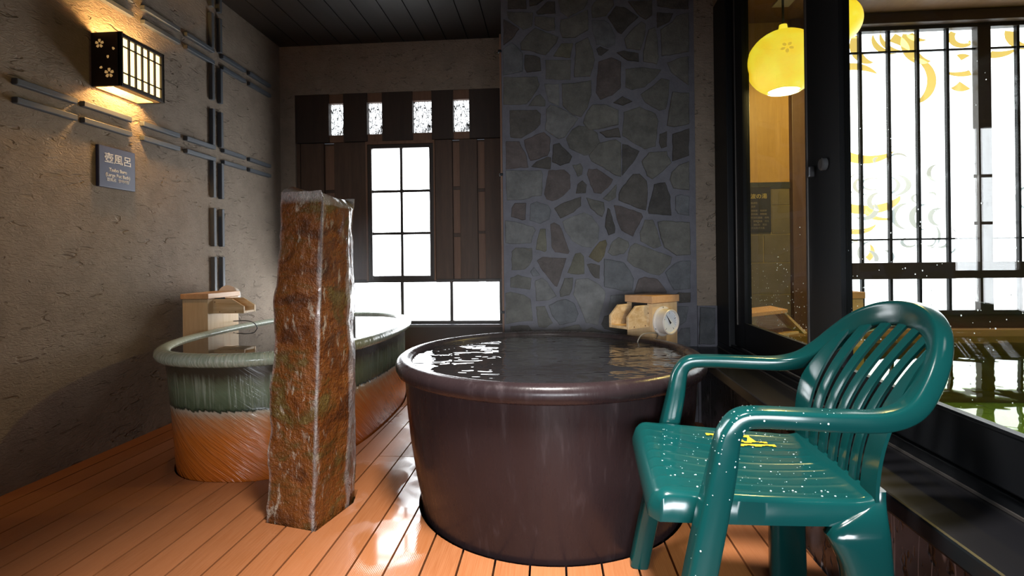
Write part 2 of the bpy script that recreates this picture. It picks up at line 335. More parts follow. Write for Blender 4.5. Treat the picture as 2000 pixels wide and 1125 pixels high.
# deck boards, sawn out around both tubs and the pillar
POT = (-0.013, 2.15); TUBC = (-1.45, 3.10)
def superel(cx, cy, ax, ay, n, k=96):
    out = []
    for i in range(k):
        t = 2 * math.pi * i / k; c, s = math.cos(t), math.sin(t)
        out.append((cx + ax * math.copysign(abs(c) ** (2 / n), c), cy + ay * math.copysign(abs(s) ** (2 / n), s)))
    return out
PILLAR = [(-1.052, 1.850), (-0.852, 1.795), (-0.800, 2.000), (-0.826, 2.12), (-1.03, 2.10)]
bm = bm_new(); lay = bm.faces.layers.float.new('board'); x = 0.037 - 0.1112 * 21; bi = 0
while x < 0.95:
    a, b = max(x + 0.0035, XL), min(x + 0.1112 - 0.0035, 1.0)
    cuts = [(-1.6, 2.5), (2.506, YB)] if x > -0.9 else [(-1.6, YB)]
    for y0, y1 in cuts:
        n0 = len(bm.faces); box(bm, a, b, y0, y1, -0.03, 0.0); bm.faces.ensure_lookup_table(); tv = random.random()
        for f in bm.faces[n0:]: f[lay] = tv
    x += 0.1112; bi += 1
me = bpy.data.meshes.new('floor'); bm.to_mesh(me); bm.free(); floor = bpy.data.objects.new('floor', me); C.objects.link(floor)
cutters = []
for nm, pl in (('a', superel(*POT, 0.530, 0.530, 2.0)), ('b', superel(*TUBC, 0.468, 0.928, 2.6)), ('c', [(p[0] * 1.0 + (0.012 if p[0] > -0.9 else -0.006), p[1] + (0.012 if p[1] > 1.9 else -0.006)) for p in PILLAR])):
    bm = bm_new(); prism(bm, [Vector((p[0], p[1], -0.2)) for p in pl], (0, 0, 0.4)); bmesh.ops.recalc_face_normals(bm, faces=bm.faces[:])
    cm = bpy.data.meshes.new(nm); bm.to_mesh(cm); bm.free(); co = bpy.data.objects.new(nm, cm); C.objects.link(co); cutters.append(co)
    md = floor.modifiers.new(nm, 'BOOLEAN'); md.object = co; md.operation = 'DIFFERENCE'; md.solver = 'EXACT'
dg = bpy.context.evaluated_depsgraph_get(); me2 = bpy.data.meshes.new_from_object(floor.evaluated_get(dg)); floor.modifiers.clear(); floor.data = me2; bpy.data.meshes.remove(me)
for co in cutters: cm = co.data; bpy.data.objects.remove(co); bpy.data.meshes.remove(cm)
me2.materials.clear(); me2.materials.append(M['deck']); struct(floor); ORG[floor] = Vector((0, 0, 0))
bm = bm_new(); box(bm, XL, 1.0, -1.6, YB + 0.1, -0.2, -0.10); struct(obj('floor_underside', bm, M['dark']))

bm = bm_new(); box(bm, XL - 0.12, XL, -1.6, YB + 0.15, -0.2, ZC + 0.1); struct(obj('wall_left', bm, M['plaster']))
# ceiling boards with dark joints
bm = bm_new(); box(bm, XL - 0.12, 1.1, -1.6, YB + 0.15, ZC + 0.02, ZC + 0.1, mi=1)
x = XL
while x < 1.0: box(bm, x + 0.004, min(x + 0.176, 1.0), -1.6, YB, ZC, ZC + 0.02); x += 0.18
struct(obj('ceiling', bm, [M['ceiling'], M['hole']]))
bm = bm_new()
box(bm, XL, -2.15, YB, YB + 0.14, -0.1, ZC); box(bm, -2.15, -0.2, YB, YB + 0.14, 2.376, ZC)
struct(obj('wall_back', bm, M['plaster']))
bm = bm_new(); box(bm, XL - 0.12, 1.1, -1.75, -1.6, 1.95, ZC + 0.1); struct(obj('added_rear_lintel', bm, M['plaster']))  # unseen lintel, added so light from behind comes in low
# lower back wall and wet sill
bm = bm_new(); box(bm, -0.40, -0.2, YB + 0.015, YB + 0.09, 0.43, 0.79); struct(obj('trim_6', bm, M['sash']))
bm = bm_new(); box(bm, -2.15, -0.2, YB + 0.02, YB + 0.14, -0.1, 0.405); struct(obj('wall_back_plinth', bm, M['sash']))
bm = bm_new(); box(bm, -2.15, -0.2, YB - 0.035, YB + 0.06, 0.405, 0.43); struct(obj('trim_sill', bm, M['sill'], bevel=0.004))
# board cladding around the window
bm = bm_new()
for a, b in ((-2.15, -2.115), (-2.112, -1.909), (-1.82, -1.546), (-0.952, -0.806), (-0.745, -0.596), (-0.536, -0.20)): box(bm, a, b - 0.003, YB + 0.02, YB + 0.05, 0.775, 1.966)
for a, b in ((-2.15, -1.546), (-0.954, -0.2)): box(bm, a, b, YB + 0.0605, YB + 0.09, 0.775, 1.968)
for a, b, zs in ((-1.909, -1.82, ((0.775, 1.17), (1.185, 1.545), (1.57, 1.95))), (-0.806, -0.745, ((0.775, 1.155), (1.185, 1.55), (1.576, 1.95))), (-0.596, -0.536, ((0.80, 1.18), (1.20, 1.53), (1.555, 1.95)))):
    for z0, z1 in zs: box(bm, a, b, YB + 0.045, YB + 0.06, z0, z1, mi=1)
struct(obj('wall_back_boards', bm, [M['darkwood'], M['redwood']], bevel=0.002))
# upper board band with four small openings
SW = [(-1.857, -1.73), (-1.526, -1.396), (-1.137, -0.974), (-0.793, -0.657)]
bm = bm_new(); xs = [-2.15] + [v for p in SW for v in p] + [-0.2]
for i in range(0, len(xs), 2): box(bm, xs[i] , xs[i + 1], YB + 0.005, YB + 0.06, 1.97, 2.376)
for a, b in SW: box(bm, a, b, YB + 0.02, YB + 0.06, 1.97, 2.03, mi=1); box(bm, a, b, YB + 0.02, YB + 0.06, 2.30, 2.376, mi=1)
struct(obj('wall_back_band', bm, [M['bandwood'], M['redwood']]))
for i, (a, b) in enumerate(SW):
    bm = bm_new(); box(bm, a - 0.01, b + 0.01, YB + 0.065, YB + 0.075, 2.0, 2.34); struct(obj('window_%d' % (i + 3), bm, M['grain_pane']))
# tall window: sash with six panes
def window(name, x0, x1, z0, z1, cols, rows, fw, mw, y):
    bm = bm_new(); box(bm, x0, x0 + fw, y, y + 0.05, z0, z1); box(bm, x1 - fw, x1, y, y + 0.05, z0, z1); box(bm, x0 + fw, x1 - fw, y, y + 0.05, z0, z0 + fw); box(bm, x0 + fw, x1 - fw, y, y + 0.05, z1 - fw, z1)
    w = struct(obj(name, bm, M['sash'], bevel=0.003)); cx = [x0 + fw] + cols + [x1 - fw]; cz = [z0 + fw] + rows + [z1 - fw]
    bm = bm_new()
    for c in cols: box(bm, c - mw / 2, c + mw / 2, y + 0.01, y + 0.035, z0 + fw, z1 - fw)
    for r_ in rows: box(bm, x0 + fw, x1 - fw, y + 0.012, y + 0.033, r_ - mw / 2, r_ + mw / 2)
    if cols or rows: obj('glazing_bars', bm, M['sash'], w)
    for i in range(len(cx) - 1):
        for j in range(len(cz) - 1):
            bm = bm_new(); box(bm, cx[i], cx[i + 1], y + 0.036, y + 0.044, cz[j], cz[j + 1]); obj('pane', bm, M['pane'], w)
    return w
window('window_1', -1.528, -0.969, 0.80, 1.94, [-1.243], [1.19, 1.546], 0.034, 0.022, YB + 0.015)
window('window_2', -2.15, -0.40, 0.43, 0.802, [-1.67, -1.247, -0.827], [], 0.025, 0.026, YB + 0.015)
bm = bm_new(); box(bm, -1.546, -1.530, YB + 0.012, YB + 0.06, 0.79, 1.966); struct(obj('trim_3', bm, M['redwood']))
bm = bm_new(); box(bm, -1.53, -0.955, YB + 0.012, YB + 0.06, 1.942, 1.968); struct(obj('trim_4', bm, M['redwood']))
bm = bm_new(); box(bm, -0.967, -0.954, YB + 0.012, YB + 0.06, 0.79, 1.942); struct(obj('trim_5', bm, M['redwood']))

# grey battens on the left wall
tn = 10
def batten(y0, y1, z0, z1):
    global tn
    bm = bm_new(); box(bm, XL - 0.005, XL + 0.026, y0, y1, z0, z1); struct(obj('trim_%d' % tn, bm, M['batten'], bevel=0.003, segs=1)); tn += 1
for lo, hi in ((1.727, 1.754), (1.647, 1.674)):
    for y0, y1 in ((2.062, 2.351), (2.384, 2.678), (2.758, 3.048), (3.107, 3.39), (3.48, 3.745), (3.792, 4.093)): batten(y0, y1, lo, hi)
for lo, hi in ((2.383, 2.410), (2.303, 2.330)):
    for y0, y1 in ((2.10, 2.36), (2.40, 2.697), (2.772, 3.059), (3.118, 3.39), (3.48, 3.759), (3.805, 4.107)): batten(y0, y1, lo, hi)
for y0 in (3.358, 3.447):
    for z0, z1 in ((2.69, 2.79), (2.411, 2.65), (2.06, 2.302), (1.755, 2.0), (1.40, 1.646), (1.07, 1.33), (0.745, 1.0), (0.43, 0.68), (0.12, 0.36)): batten(y0, y0 + 0.027, z0, z1)

# ---------------------------------------------------------------- stone wall
STONES = """d -235,2534 -127,2529 -123,2442 -236,2445
d -111,2528 -8,2523 -20,2491 -63,2461 -106,2457
d -69,2418 2,2479 45,2477 49,2407 -58,2406
g 56,2520 248,2510 237,2462 215,2426 124,2382 76,2416
g -242,2431 -85,2419 -91,2338 -146,2319 -237,2393
g -75,2394 44,2383 43,2308 0,2304 -78,2343
r -262,2386 -167,2325 -211,2267 -263,2232
g -163,2238 -124,2285 -75,2326 64,2266 53,2234 -13,2162 -40,2168 -109,2193 -161,2198
b -269,2210 -212,2246 -179,2217 -147,2178 -149,2070 -268,2053
d -137,2170 -88,2165 -45,2147 -41,2071 -127,2064 -139,2086
y 30,2155 79,2228 149,2225 132,2140
g -16,2135 137,2129 133,2011 71,2013 -17,2022
g 162,2224 235,2259 265,2177 275,2123 248,2028 152,2026
g 76,2368 129,2376 236,2420 240,2301 160,2257 85,2260 70,2309
g 258,2435 306,2507 386,2503 390,2439 342,2377 262,2370
b 257,2357 331,2356 363,2333 399,2257 393,2209 350,2190 303,2213 284,2209 267,2274
g -266,2042 -63,2037 -50,1991 -69,1954 -129,1877 -200,1875 -268,1879
g -75,1925 -48,1935 -16,1891 -19,1861 -121,1865
l -25,1994 63,1991 64,1856 0,1885
g 79,1990 151,1993 253,2005 254,1919 230,1845 192,1787 139,1805 80,1861
d -233,1844 -70,1842 -44,1816 -47,1757 -83,1720 -164,1674 -229,1682
l -14,1842 11,1869 64,1851 176,1782 132,1725 94,1672 57,1662 -23,1719
r -148,1663 -83,1693 -29,1708 8,1675 7,1599 -9,1567 -85,1542 -112,1538 -143,1625
r -257,1661 -175,1658 -133,1571 -123,1500 -259,1493
d -107,1505 -74,1537 -9,1562 12,1556 6,1486
k 24,1631 62,1641 77,1619 136,1558 119,1521 65,1506 17,1529
g 99,1667 137,1719 175,1740 228,1733 286,1693 301,1634 237,1566 205,1562 120,1607
g 135,1510 183,1519 199,1492 193,1449 166,1439
l -259,1487 -48,1482 -37,1460 -47,1331 -98,1327 -152,1309 -256,1308
r -5,1481 87,1484 124,1451 123,1370 74,1323 15,1297 -18,1309 -33,1341 -22,1395
d 166,1396 193,1417 219,1390 213,1342 154,1340
r -226,1264 -207,1291 -139,1290 -143,1192 -165,1187 -230,1210
b -115,1284 -77,1299 -7,1276 9,1244 -3,1190 -57,1164 -121,1187
d 25,1254 63,1280 149,1311 186,1321 185,1267 142,1230 62,1194
g 215,1315 281,1297 318,1286 323,1238 307,1200 280,1212 238,1250
l -265,1189 -208,1183 -95,1148 -84,1127 -112,1051 -221,1047 -267,1054
y -57,1137 -25,1136 -21,1007 -32,996 -86,1013 -74,1083
r 2,1163 24,1173 56,1157 77,1108 113,1000 107,984 27,995 6,1028
l 72,1178 137,1209 201,1229 249,1207 290,1142 284,1062 246,1019 188,1026 130,1059 93,1113
o 224,966 262,1025 289,1056 326,1066 334,1040 315,970 298,944 282,931
g -229,1004 -205,1028 -107,1022 -105,959 -119,927 -152,895 -231,893
r -81,948 -48,971 96,962 71,887 38,790 25,796 -49,888
y 147,988 177,993 198,971 199,866 165,861 98,873
d 213,923 240,930 292,916 287,836 260,842 229,880
b -120,883 -98,910 -61,861 -104,853
g -239,847 -196,868 -112,845 -121,775 -240,790
l -93,829 -50,847 -18,823 35,736 -19,710 -89,707
g 82,843 132,846 129,784 110,741 56,731 51,763
l 148,837 218,842 286,804 323,761 317,718 284,617 273,563 204,577 173,660 131,746
g -270,757 -240,765 -159,748 -119,721 -107,591 -188,586 -237,576 -273,570
g -90,678 -36,680 -20,640 11,577 -32,548 -75,553
b -14,683 34,709 88,720 141,692 162,633 145,585 49,564 6,618
d -243,559 -188,565 -134,564 -113,537 -119,494 -244,494
g 43,542 102,558 166,569 182,542 176,494 37,494
g 203,537 235,555 299,531 320,494 203,494
d 352,2371 400,2433 447,2426 531,2363 483,2323 430,2266 409,2278
d 469,2457 610,2460 609,2370 572,2345 536,2368
d 632,2491 818,2482 817,2397 719,2402 636,2422
d 636,2385 729,2375 708,2328 635,2295
g 445,2239 499,2301 546,2336 572,2319 566,2250 539,2171 460,2180
k 283,2187 307,2202 355,2179 312,2146 296,2149
d 400,2161 444,2170 528,2150 530,2102 465,2110
g 587,2286 624,2300 634,2247 643,2119 632,2082 554,2101 555,2165
g 655,2283 723,2328 745,2359 817,2376 815,2149 732,2137 659,2129
g 689,2091 752,2115 814,2123 812,1954 761,1993 710,2037
r 296,2112 370,2135 428,2106 423,1952 373,1911 304,1887 278,1930
g 451,2063 543,2070 658,2050 636,2019 563,1952 489,1939 450,1956
g 536,1911 604,1956 657,2002 704,1989 692,1860 681,1821 644,1811 561,1862
g 719,1919 814,1910 812,1730 727,1712 685,1724 697,1814
d 378,1867 431,1905 488,1871 435,1849
g 256,1860 335,1858 409,1823 408,1738 318,1719 233,1711 201,1755 223,1818
g 438,1811 530,1840 623,1795 639,1752 621,1604 558,1589 485,1634 428,1673
d 643,1677 685,1692 684,1602 652,1592 637,1624
d 716,1675 812,1704 810,1545 750,1526 714,1516
d 296,1698 407,1722 420,1663 333,1665
g 231,1561 290,1634 354,1648 391,1653 422,1631 420,1433 388,1439 315,1489 246,1528
k 427,1625 459,1619 527,1580 489,1511 425,1438
g 537,1521 579,1573 683,1575 709,1506 661,1459 598,1413 567,1435
g 708,1453 750,1494 810,1514 808,1345 717,1357 697,1411
r 230,1486 278,1485 372,1418 361,1392 302,1334 260,1341 239,1389 219,1454
g 310,1307 393,1391 387,1311 344,1288
d 403,1332 430,1380 488,1448 525,1447 567,1403 571,1329 559,1233 512,1245 402,1295
k 608,1386 640,1393 671,1395 701,1310 705,1199 575,1212 570,1233
b 730,1315 763,1324 807,1313 806,1197 741,1208 726,1235
r 373,1269 418,1262 533,1218 543,1196 484,1080 416,1118 391,1183
k 327,1195 339,1253 352,1242 382,1130 379,1103 342,1090 321,1141
g 521,1106 553,1180 600,1179 621,1126 646,1024 604,1009 526,1053
g 624,1165 658,1173 808,1160 811,969 733,965 661,1014 641,1072
g 335,991 363,1055 400,1081 457,1054 462,1027 430,979 362,970
g 451,969 468,1027 494,1045 598,1004 707,960 696,918 633,852 586,861 487,904 446,942
b 314,954 382,943 430,931 466,883 486,835 475,766 428,761 312,788 310,863
b 665,870 728,928 759,938 811,938 809,774 715,764 690,807
r 486,760 513,834 549,847 622,833 643,806 674,758 668,726 485,728
b 348,739 391,744 464,739 463,664 337,665
k 293,569 310,617 347,627 431,611 472,525 409,520 309,542
d 720,742 741,755 809,752 808,694 740,689
b 725,673 797,673 781,583 739,557 724,578
b 717,493 754,546 804,551 805,472 799,419 722,419"""
TINT = dict(g=(0.100, 0.098, 0.090), d=(0.064, 0.059, 0.054), r=(0.078, 0.065, 0.063), b=(0.098, 0.103, 0.112), l=(0.118, 0.119, 0.118), y=(0.095, 0.091, 0.070), k=(0.050, 0.047, 0.045), o=(0.10, 0.084, 0.05))
bm = bm_new(); tl = bm.loops.layers.float_color.new('tint')
box(bm, -0.277, 0.845, YS, 4.40, -0.1, ZC, mi=1)
def stone(bm, poly, y, col, th, xmax=0.843):
    P = [Vector((a / 1000, b / 1000)) for a, b in poly]; cen = sum(P, Vector((0, 0))) / len(P)
    Q = []
    for i, p in enumerate(P):                                   # split edges and roughen the outline
        q = P[(i + 1) % len(P)]; k = max(1, int((q - p).length / 0.022))
        for j in range(k):
            w = p.lerp(q, j / k); jit = 0.0032 if j else 0.0
            n = noise.noise(Vector((w.x * 34, w.y * 34, 1.3))) * (0.0055 if j else 0.002); d = (w - cen).normalized(); w = w + d * (n - 0.001); w.x = max(-0.275, min(xmax, w.x)); w.y = min(ZC, w.y); Q.append(w)
    def ring(s, yy): return [Vector((cen.x + (p.x - cen.x) * s, yy, cen.y + (p.y - cen.y) * s)) for p in Q]
    def inset(dd, yy):
        out = []
        for p in Q:
            d = (cen - p); L = d.length; out.append(Vector((p.x + d.x / L * min(dd, L * 0.5), yy, p.y + d.y / L * min(dd, L * 0.5))))
        return out
    L = [ring(1, y + 0.01), ring(1, y - th * 0.65), inset(0.004, y - th)]
    n0 = len(bm.faces); V = [[bm.verts.new(p) for p in lp] for lp in L]; n = len(Q)
    for i in range(2):
        for j in range(n): bm.faces.new((V[i][j], V[i][(j + 1) % n], V[i + 1][(j + 1) % n], V[i + 1][j]))
    cv = bm.verts.new((cen.x, y - th - 0.002, cen.y))
    for j in range(n): bm.faces.new((V[2][j], V[2][(j + 1) % n], cv))
    bm.faces.ensure_lookup_table()
    for f in bm.faces[n0:]:
        f.material_index = 0
        for lo in f.loops: lo[tl] = (*col, 1)
for ln in STONES.split('\n'):
    t = ln.split(); c = TINT[t[0]]; w = random.uniform(0.88, 1.14); poly = [tuple(map(int, q.split(','))) for q in t[1:]]
    stone(bm, poly, YS, tuple(v * w * 1.2 for v in c), random.uniform(0.006, 0.013))
for i in range(9):                                              # rows below the rim of the pot
    for j in range(2):
        x0 = -265 + i * 122 + (55 if j else 0); z0 = 235 - j * 150
        stone(bm, [(x0, z0), (x0 + 100, z0 + 12), (x0 + 108, z0 + 118), (x0 + 40, z0 + 132), (x0 - 4, z0 + 100)], YS, TINT['gbdrl'[(i + j) % 5]], 0.009)
W_ = struct(obj('wall_stone', bm, [M['stone'], M['mortar']]))
bm = bm_new(); box(bm, -0.289, -0.2775, YS - 0.004, YS + 0.012, 0.43, 2.30); tr7 = struct(obj('trim_7', bm, M['redwood'], bevel=0.002))
for z in (2.19, 1.455, 0.635):
    bm = bm_new(); box(bm, -0.297, -0.275, YS - 0.009, YS + 0.016, z, z + 0.016); obj('cord_tie', bm, M['black'], tr7, bevel=0.003)
bm = bm_new(); box(bm, 0.845, 1.02, YS - 0.002, 4.40, 0.672, ZC); struct(obj('wall_stone_return', bm, M['plaster']))
bm = bm_new(); tl = bm.loops.layers.float_color.new('tint')
box(bm, 0.845, 1.02, YS - 0.012, 4.40, -0.1, 0.676, mi=1); stone(bm, [(848, 452), (938, 455), (942, 664), (858, 670)], YS - 0.012, TINT['b'], 0.012, 0.95); struct(obj('wall_stone_base', bm, [M['stone'], M['mortar']]))

# ---------------------------------------------------------------- ledge, rock base and sliding doors (right)
bm = bm_new(); box(bm, 0.86, 1.06, -1.6, YS, -0.2, 0.40, RW); struct(obj('wall_right_base', bm, M['rock']))
bm = bm_new(); box(bm, 0.775, 1.06, -1.6, YS, 0.398, 0.44, RW); struct(obj('trim_ledge', bm, mat('ledge_slate', (0.010, 0.010, 0.012), 0.26), bevel=0.006))
bm = bm_new(); box(bm, 0.955, 1.07, -1.6, YS, 0.44, 0.475, RW); box(bm, 0.965, 0.972, -1.6, YS, 0.475, 0.487, RW); struct(obj('trim_1', bm, M['black'], bevel=0.003))
bm = bm_new(); box(bm, 0.951, 0.956, -1.6, YS, 0.441, 0.447, RW); struct(obj('trim_2', bm, M['frame_line']))
ZT = 2.40
bm = bm_new(); box(bm, 0.955, 1.07, 2.87, YS, 0.475, ZT, RW); box(bm, 0.955, 1.07, -1.6, 2.87, ZT - 0.06, ZT, RW); struct(obj('trim_door_frame', bm, M['black'], bevel=0.003))
bm = bm_new(); box(bm, 0.955, 1.07, -1.6, YS, ZT, ZC + 0.1, RW); struct(obj('wall_right', bm, M['plaster']))
def door(name, x, y0, y1, sl, sr, zb, zt):
    """sliding sash; sl is the far stile, sr the near stile"""
    bm = bm_new(); box(bm, x, x + 0.035, y1 - sl, y1, 0.487, zt, RW); box(bm, x, x + 0.035, y0, y0 + sr, 0.487, zt, RW)
    box(bm, x, x + 0.035, y0 + sr, y1 - sl, 0.487, zb, RW); box(bm, x, x + 0.035, y0 + sr, y1 - sl, zt - 0.07, zt, RW)
    d = struct(obj(name, bm, M['black'], bevel=0.003))
    bm = bm_new(); box(bm, x + 0.015, x + 0.020, y0 + sr - 0.005, y1 - sl + 0.005, zb - 0.005, zt - 0.065, RW); obj('glass_pane', bm, M['glass'], d)
    bm = bm_new(); e = 0.006
    box(bm, x - 0.002, x + 0.006, y0 + sr, y1 - sl, zb, zb + e, RW); box(bm, x - 0.002, x + 0.006, y0 + sr, y0 + sr + e, zb, zt - 0.07, RW); box(bm, x - 0.002, x + 0.006, y1 - sl - e, y1 - sl, zb, zt - 0.07, RW)
    obj('glazing_bead', bm, M['black'], d); return d
d1 = door('door_1', 0.985, 1.93, 2.87, 0.16, 0.055, 0.615, ZT - 0.06)
bm = bm_new(); box(bm, 0.980, 0.986, 2.815, 2.822, 0.60, ZT - 0.06, RW); obj('metal_strip', bm, M['frame_line'], d1)
d2 = door('door_2', 0.945, 0.35, 1.935, 0.235, 0.10, 0.600, ZT - 0.06)
bm = bm_new(); box(bm, 0.941, 0.947, 1.912, 1.921, 0.487, ZT - 0.06, RW); obj('metal_strip', bm, M['frame_line'], d2)
bm = bm_new(); lathe(bm, [(0.0001, 0), (0.021, 0), (0.021, 0.012), (0.016, 0.016), (0.0001, 0.016)], n=20, xf=lambda p: RW((0.945 - p.z, 1.79 + p.x, 1.255 + p.y))); obj('lock_knob', bm, mat('clear_knob', (0.10, 0.105, 0.11), 0.15), d2, smooth=0.6)
bm = bm_new(); box(bm, 0.925, 0.945, 1.862, 1.884, 1.225, 1.262, RW); obj('latch', bm, mat('latch_metal', (0.09, 0.09, 0.095), 0.3, 0.5), d2, bevel=0.004)

# ---------------------------------------------------------------- inner bath beyond the glass
YI, ZI = 4.60, 2.95
bm = bm_new(); box(bm, 1.02, 2.034, YI, YI + 0.12, 1.592, ZI)
for xx in (1.25, 1.50, 1.75, 2.0): pass
struct(obj('wall_bath_back', bm, M['panel']))
bm = bm_new(); box(bm, 1.02, 2.034, YI + 0.004, YI + 0.12, 0.0, 1.592, mi=1)
box(bm, 1.03, 2.034, YI - 0.008, YI + 0.02, 1.535, 1.588, mi=2); rows = [0.30, 0.636, 0.906, 1.147, 1.393, 1.531]
for i in range(5):
    z0, z1 = rows[i] + 0.006, rows[i + 1] - 0.006; offs = [1.02, 1.425, 1.813, 2.034] if i % 2 == 0 else [1.02, 1.25, 1.62, 1.88, 2.034]
    offs = {2: [1.02, 1.42, 1.813, 2.034], 1: [1.02, 1.60, 2.034], 0: [1.02, 1.30, 2.034], 3: [1.02, 1.50, 1.88, 2.034], 4: [1.02, 1.46, 1.88, 2.034]}[i]
    for a, b in zip(offs, offs[1:]): box(bm, a + 0.006, b - 0.004, YI - 0.006, YI + 0.02, z0, z1)
struct(obj('wall_bath_tiles', bm, [M['tile'], M['grout'], M['dark_tile']]))
bm = bm_new(); box(bm, 2.034, 2.17, YI - 0.06, YI + 0.12, 0.2, ZI); struct(obj('trim_post', bm, M['post'], bevel=0.006))
bm = bm_new(); box(bm, 2.17, 2.44, YI, YI + 0.12, 0.2, ZI); box(bm, 2.44, 5.3, YI, YI + 0.12, 2.836, ZI); box(bm, 2.44, 5.3, YI, YI + 0.12, 0.2, 0.49); struct(obj('wall_bath_window_side', bm, M['beam']))
bm = bm_new(); box(bm, 2.2, 5.3, YI - 0.10, YI, 2.86, ZI); struct(obj('trim_beam', bm, M['beam'], bevel=0.006))
bm = bm_new(); box(bm, 1.0, 5.3, -1.6, YI + 0.12, ZI, ZI + 0.1); struct(obj('ceiling_bath', bm, M['bath_ceil']))
bm = bm_new(); box(bm, 5.2, 5.3, -1.6, YI, -0.3, ZI); struct(obj('wall_bath_right', bm, M['tile']))
bm = bm_new(); box(bm, 1.06, 5.2, -1.7, -1.6, -0.3, ZI); struct(obj('wall_bath_rear', bm, M['tile']))
bm = bm_new(); box(bm, 1.02, 1.06, YS, YI, 0.0, ZI); struct(obj('wall_bath_left', bm, M['tile']))
bm = bm_new(); box(bm, 1.02, 5.2, -1.6, YI, -0.35, -0.25); struct(obj('floor_pool', bm, M['pooltile']))
bm = bm_new(); box(bm, 1.075, 5.2, -1.6, YI - 0.09, 0.286, 0.290); o = obj('pool_water', bm, M['pool']); o['kind'] = 'stuff'; o['label'] = 'green tinted pool water beyond the glass doors'; o['category'] = 'water'
bm = bm_new(); box(bm, 1.06, 5.2, YI - 0.09, YI, -0.25, 0.345); struct(obj('trim_pool_curb', bm, M['curb'], bevel=0.006))
# lattice window of the inner bath
bm = bm_new(); yw = YI
box(bm, 2.44, 2.485, yw - 0.03, yw + 0.06, 0.49, 2.836); box(bm, 3.529, 3.632, yw - 0.03, yw + 0.06, 0.49, 2.836); box(bm, 5.0, 5.2, yw - 0.03, yw + 0.06, 0.49, 2.836)
box(bm, 2.44, 5.2, yw - 0.04, yw + 0.05, 0.757, 0.894); box(bm, 2.44, 5.2, yw - 0.03, yw + 0.06, 0.46, 0.495); box(bm, 2.44, 5.2, yw - 0.03, yw + 0.06, 2.83, 2.87)
w3 = struct(obj('window_7', bm, M['sash'], bevel=0.003))
for x in (2.612, 2.84, 3.070, 3.303, 3.85, 4.09, 4.33, 4.57, 4.80):
    bm = bm_new(); box(bm, x - 0.011, x + 0.011, yw - 0.02, yw + 0.01, 0.495, 2.83); obj('lattice_bar', bm, M['black'], w3)
for z in (2.660, 1.088):
    bm = bm_new(); box(bm, 2.485, 5.0, yw - 0.006, yw + 0.012, z - 0.007, z + 0.007); obj('lattice_rail', bm, M['black'], w3)
for a, b in ((2.485, 3.529), (3.632, 5.0)):
    for z0, z1 in ((0.495, 0.757), (0.894, 2.83)):
        bm = bm_new(); box(bm, a, b, yw + 0.03, yw + 0.036, z0, z1); obj('pane', bm, M['bath_pane'], w3)
# printed swirls on the panes: flat crescents
def crescent(bm, cx, cz, r, a0, a1, wmax, asp=1.0, y=yw + 0.028, n=22):
    top, bot = [], []
    for i in range(n + 1):
        t = i / n; a = R(a0 + (a1 - a0) * t); w = 1.5 * wmax * math.sin(math.pi * t) ** 0.8
        top.append((cx + (r + w) * math.cos(a) * asp, cz + (r + w) * math.sin(a))); bot.append((cx + r * math.cos(a) * asp, cz + r * math.sin(a)))
    for i in range(n):
        for lo, hi in ((2.487, 3.527), (3.634, 4.99)):
            q = [top[i], top[i + 1], bot[i + 1], bot[i]]
            if all(lo < p[0] < hi and 0.90 < p[1] < 2.828 for p in q):
                try: bm.faces.new([bm.verts.new((p[0], y, p[1])) for p in q])
                except ValueError: pass
bm = bm_new()
for cx, cz, r, a0, a1, w, asp in ((2.80, 2.74, 0.16, 120, 250, 0.06, 1.0), (2.98, 2.86, 0.20, 190, 260, 0.03, 1.2), (3.04, 2.87, 0.20, 190, 255, 0.025, 1.2), (3.27, 2.76, 0.19, 130, 250, 0.08, 1.0), (3.20, 2.88, 0.12, 170, 260, 0.03, 1.3), (3.47, 2.775, 0.058, 60, 340, 0.03, 1.3), (2.62, 2.44, 0.36, 40, 95, 0.05, 1.5), (2.95, 2.42, 0.22, 300, 420, 0.05, 1.0), (3.30, 2.50, 0.16, 290, 410, 0.09, 1.0), (3.40, 2.70, 0.22, 250, 330, 0.03, 1.4),
    (2.56, 2.20, 0.33, 60, 120, 0.04, 1.3), (2.72, 2.08, 0.28, 200, 300, 0.05, 1.3), (2.68, 1.54, 0.16, 195, 330, 0.05, 1.9), (2.60, 1.30, 0.12, 200, 320, 0.03, 1.6), (2.86, 1.37, 0.10, 190, 280, 0.02, 1.9), (2.55, 0.98, 0.10, 60, 200, 0.02, 1.2), (2.58, 1.02, 0.10, 240, 380, 0.03, 1.2), (3.75, 2.80, 0.16, 200, 300, 0.04, 1.6), (3.98, 2.78, 0.09, 60, 300, 0.05, 1.2), (4.2, 2.72, 0.16, 150, 270, 0.06, 1.1)): crescent(bm, cx, cz, r, a0, a1, w, asp)
obj('gold_swirls', bm, M['gold'], w3, recalc=False)
bm = bm_new()
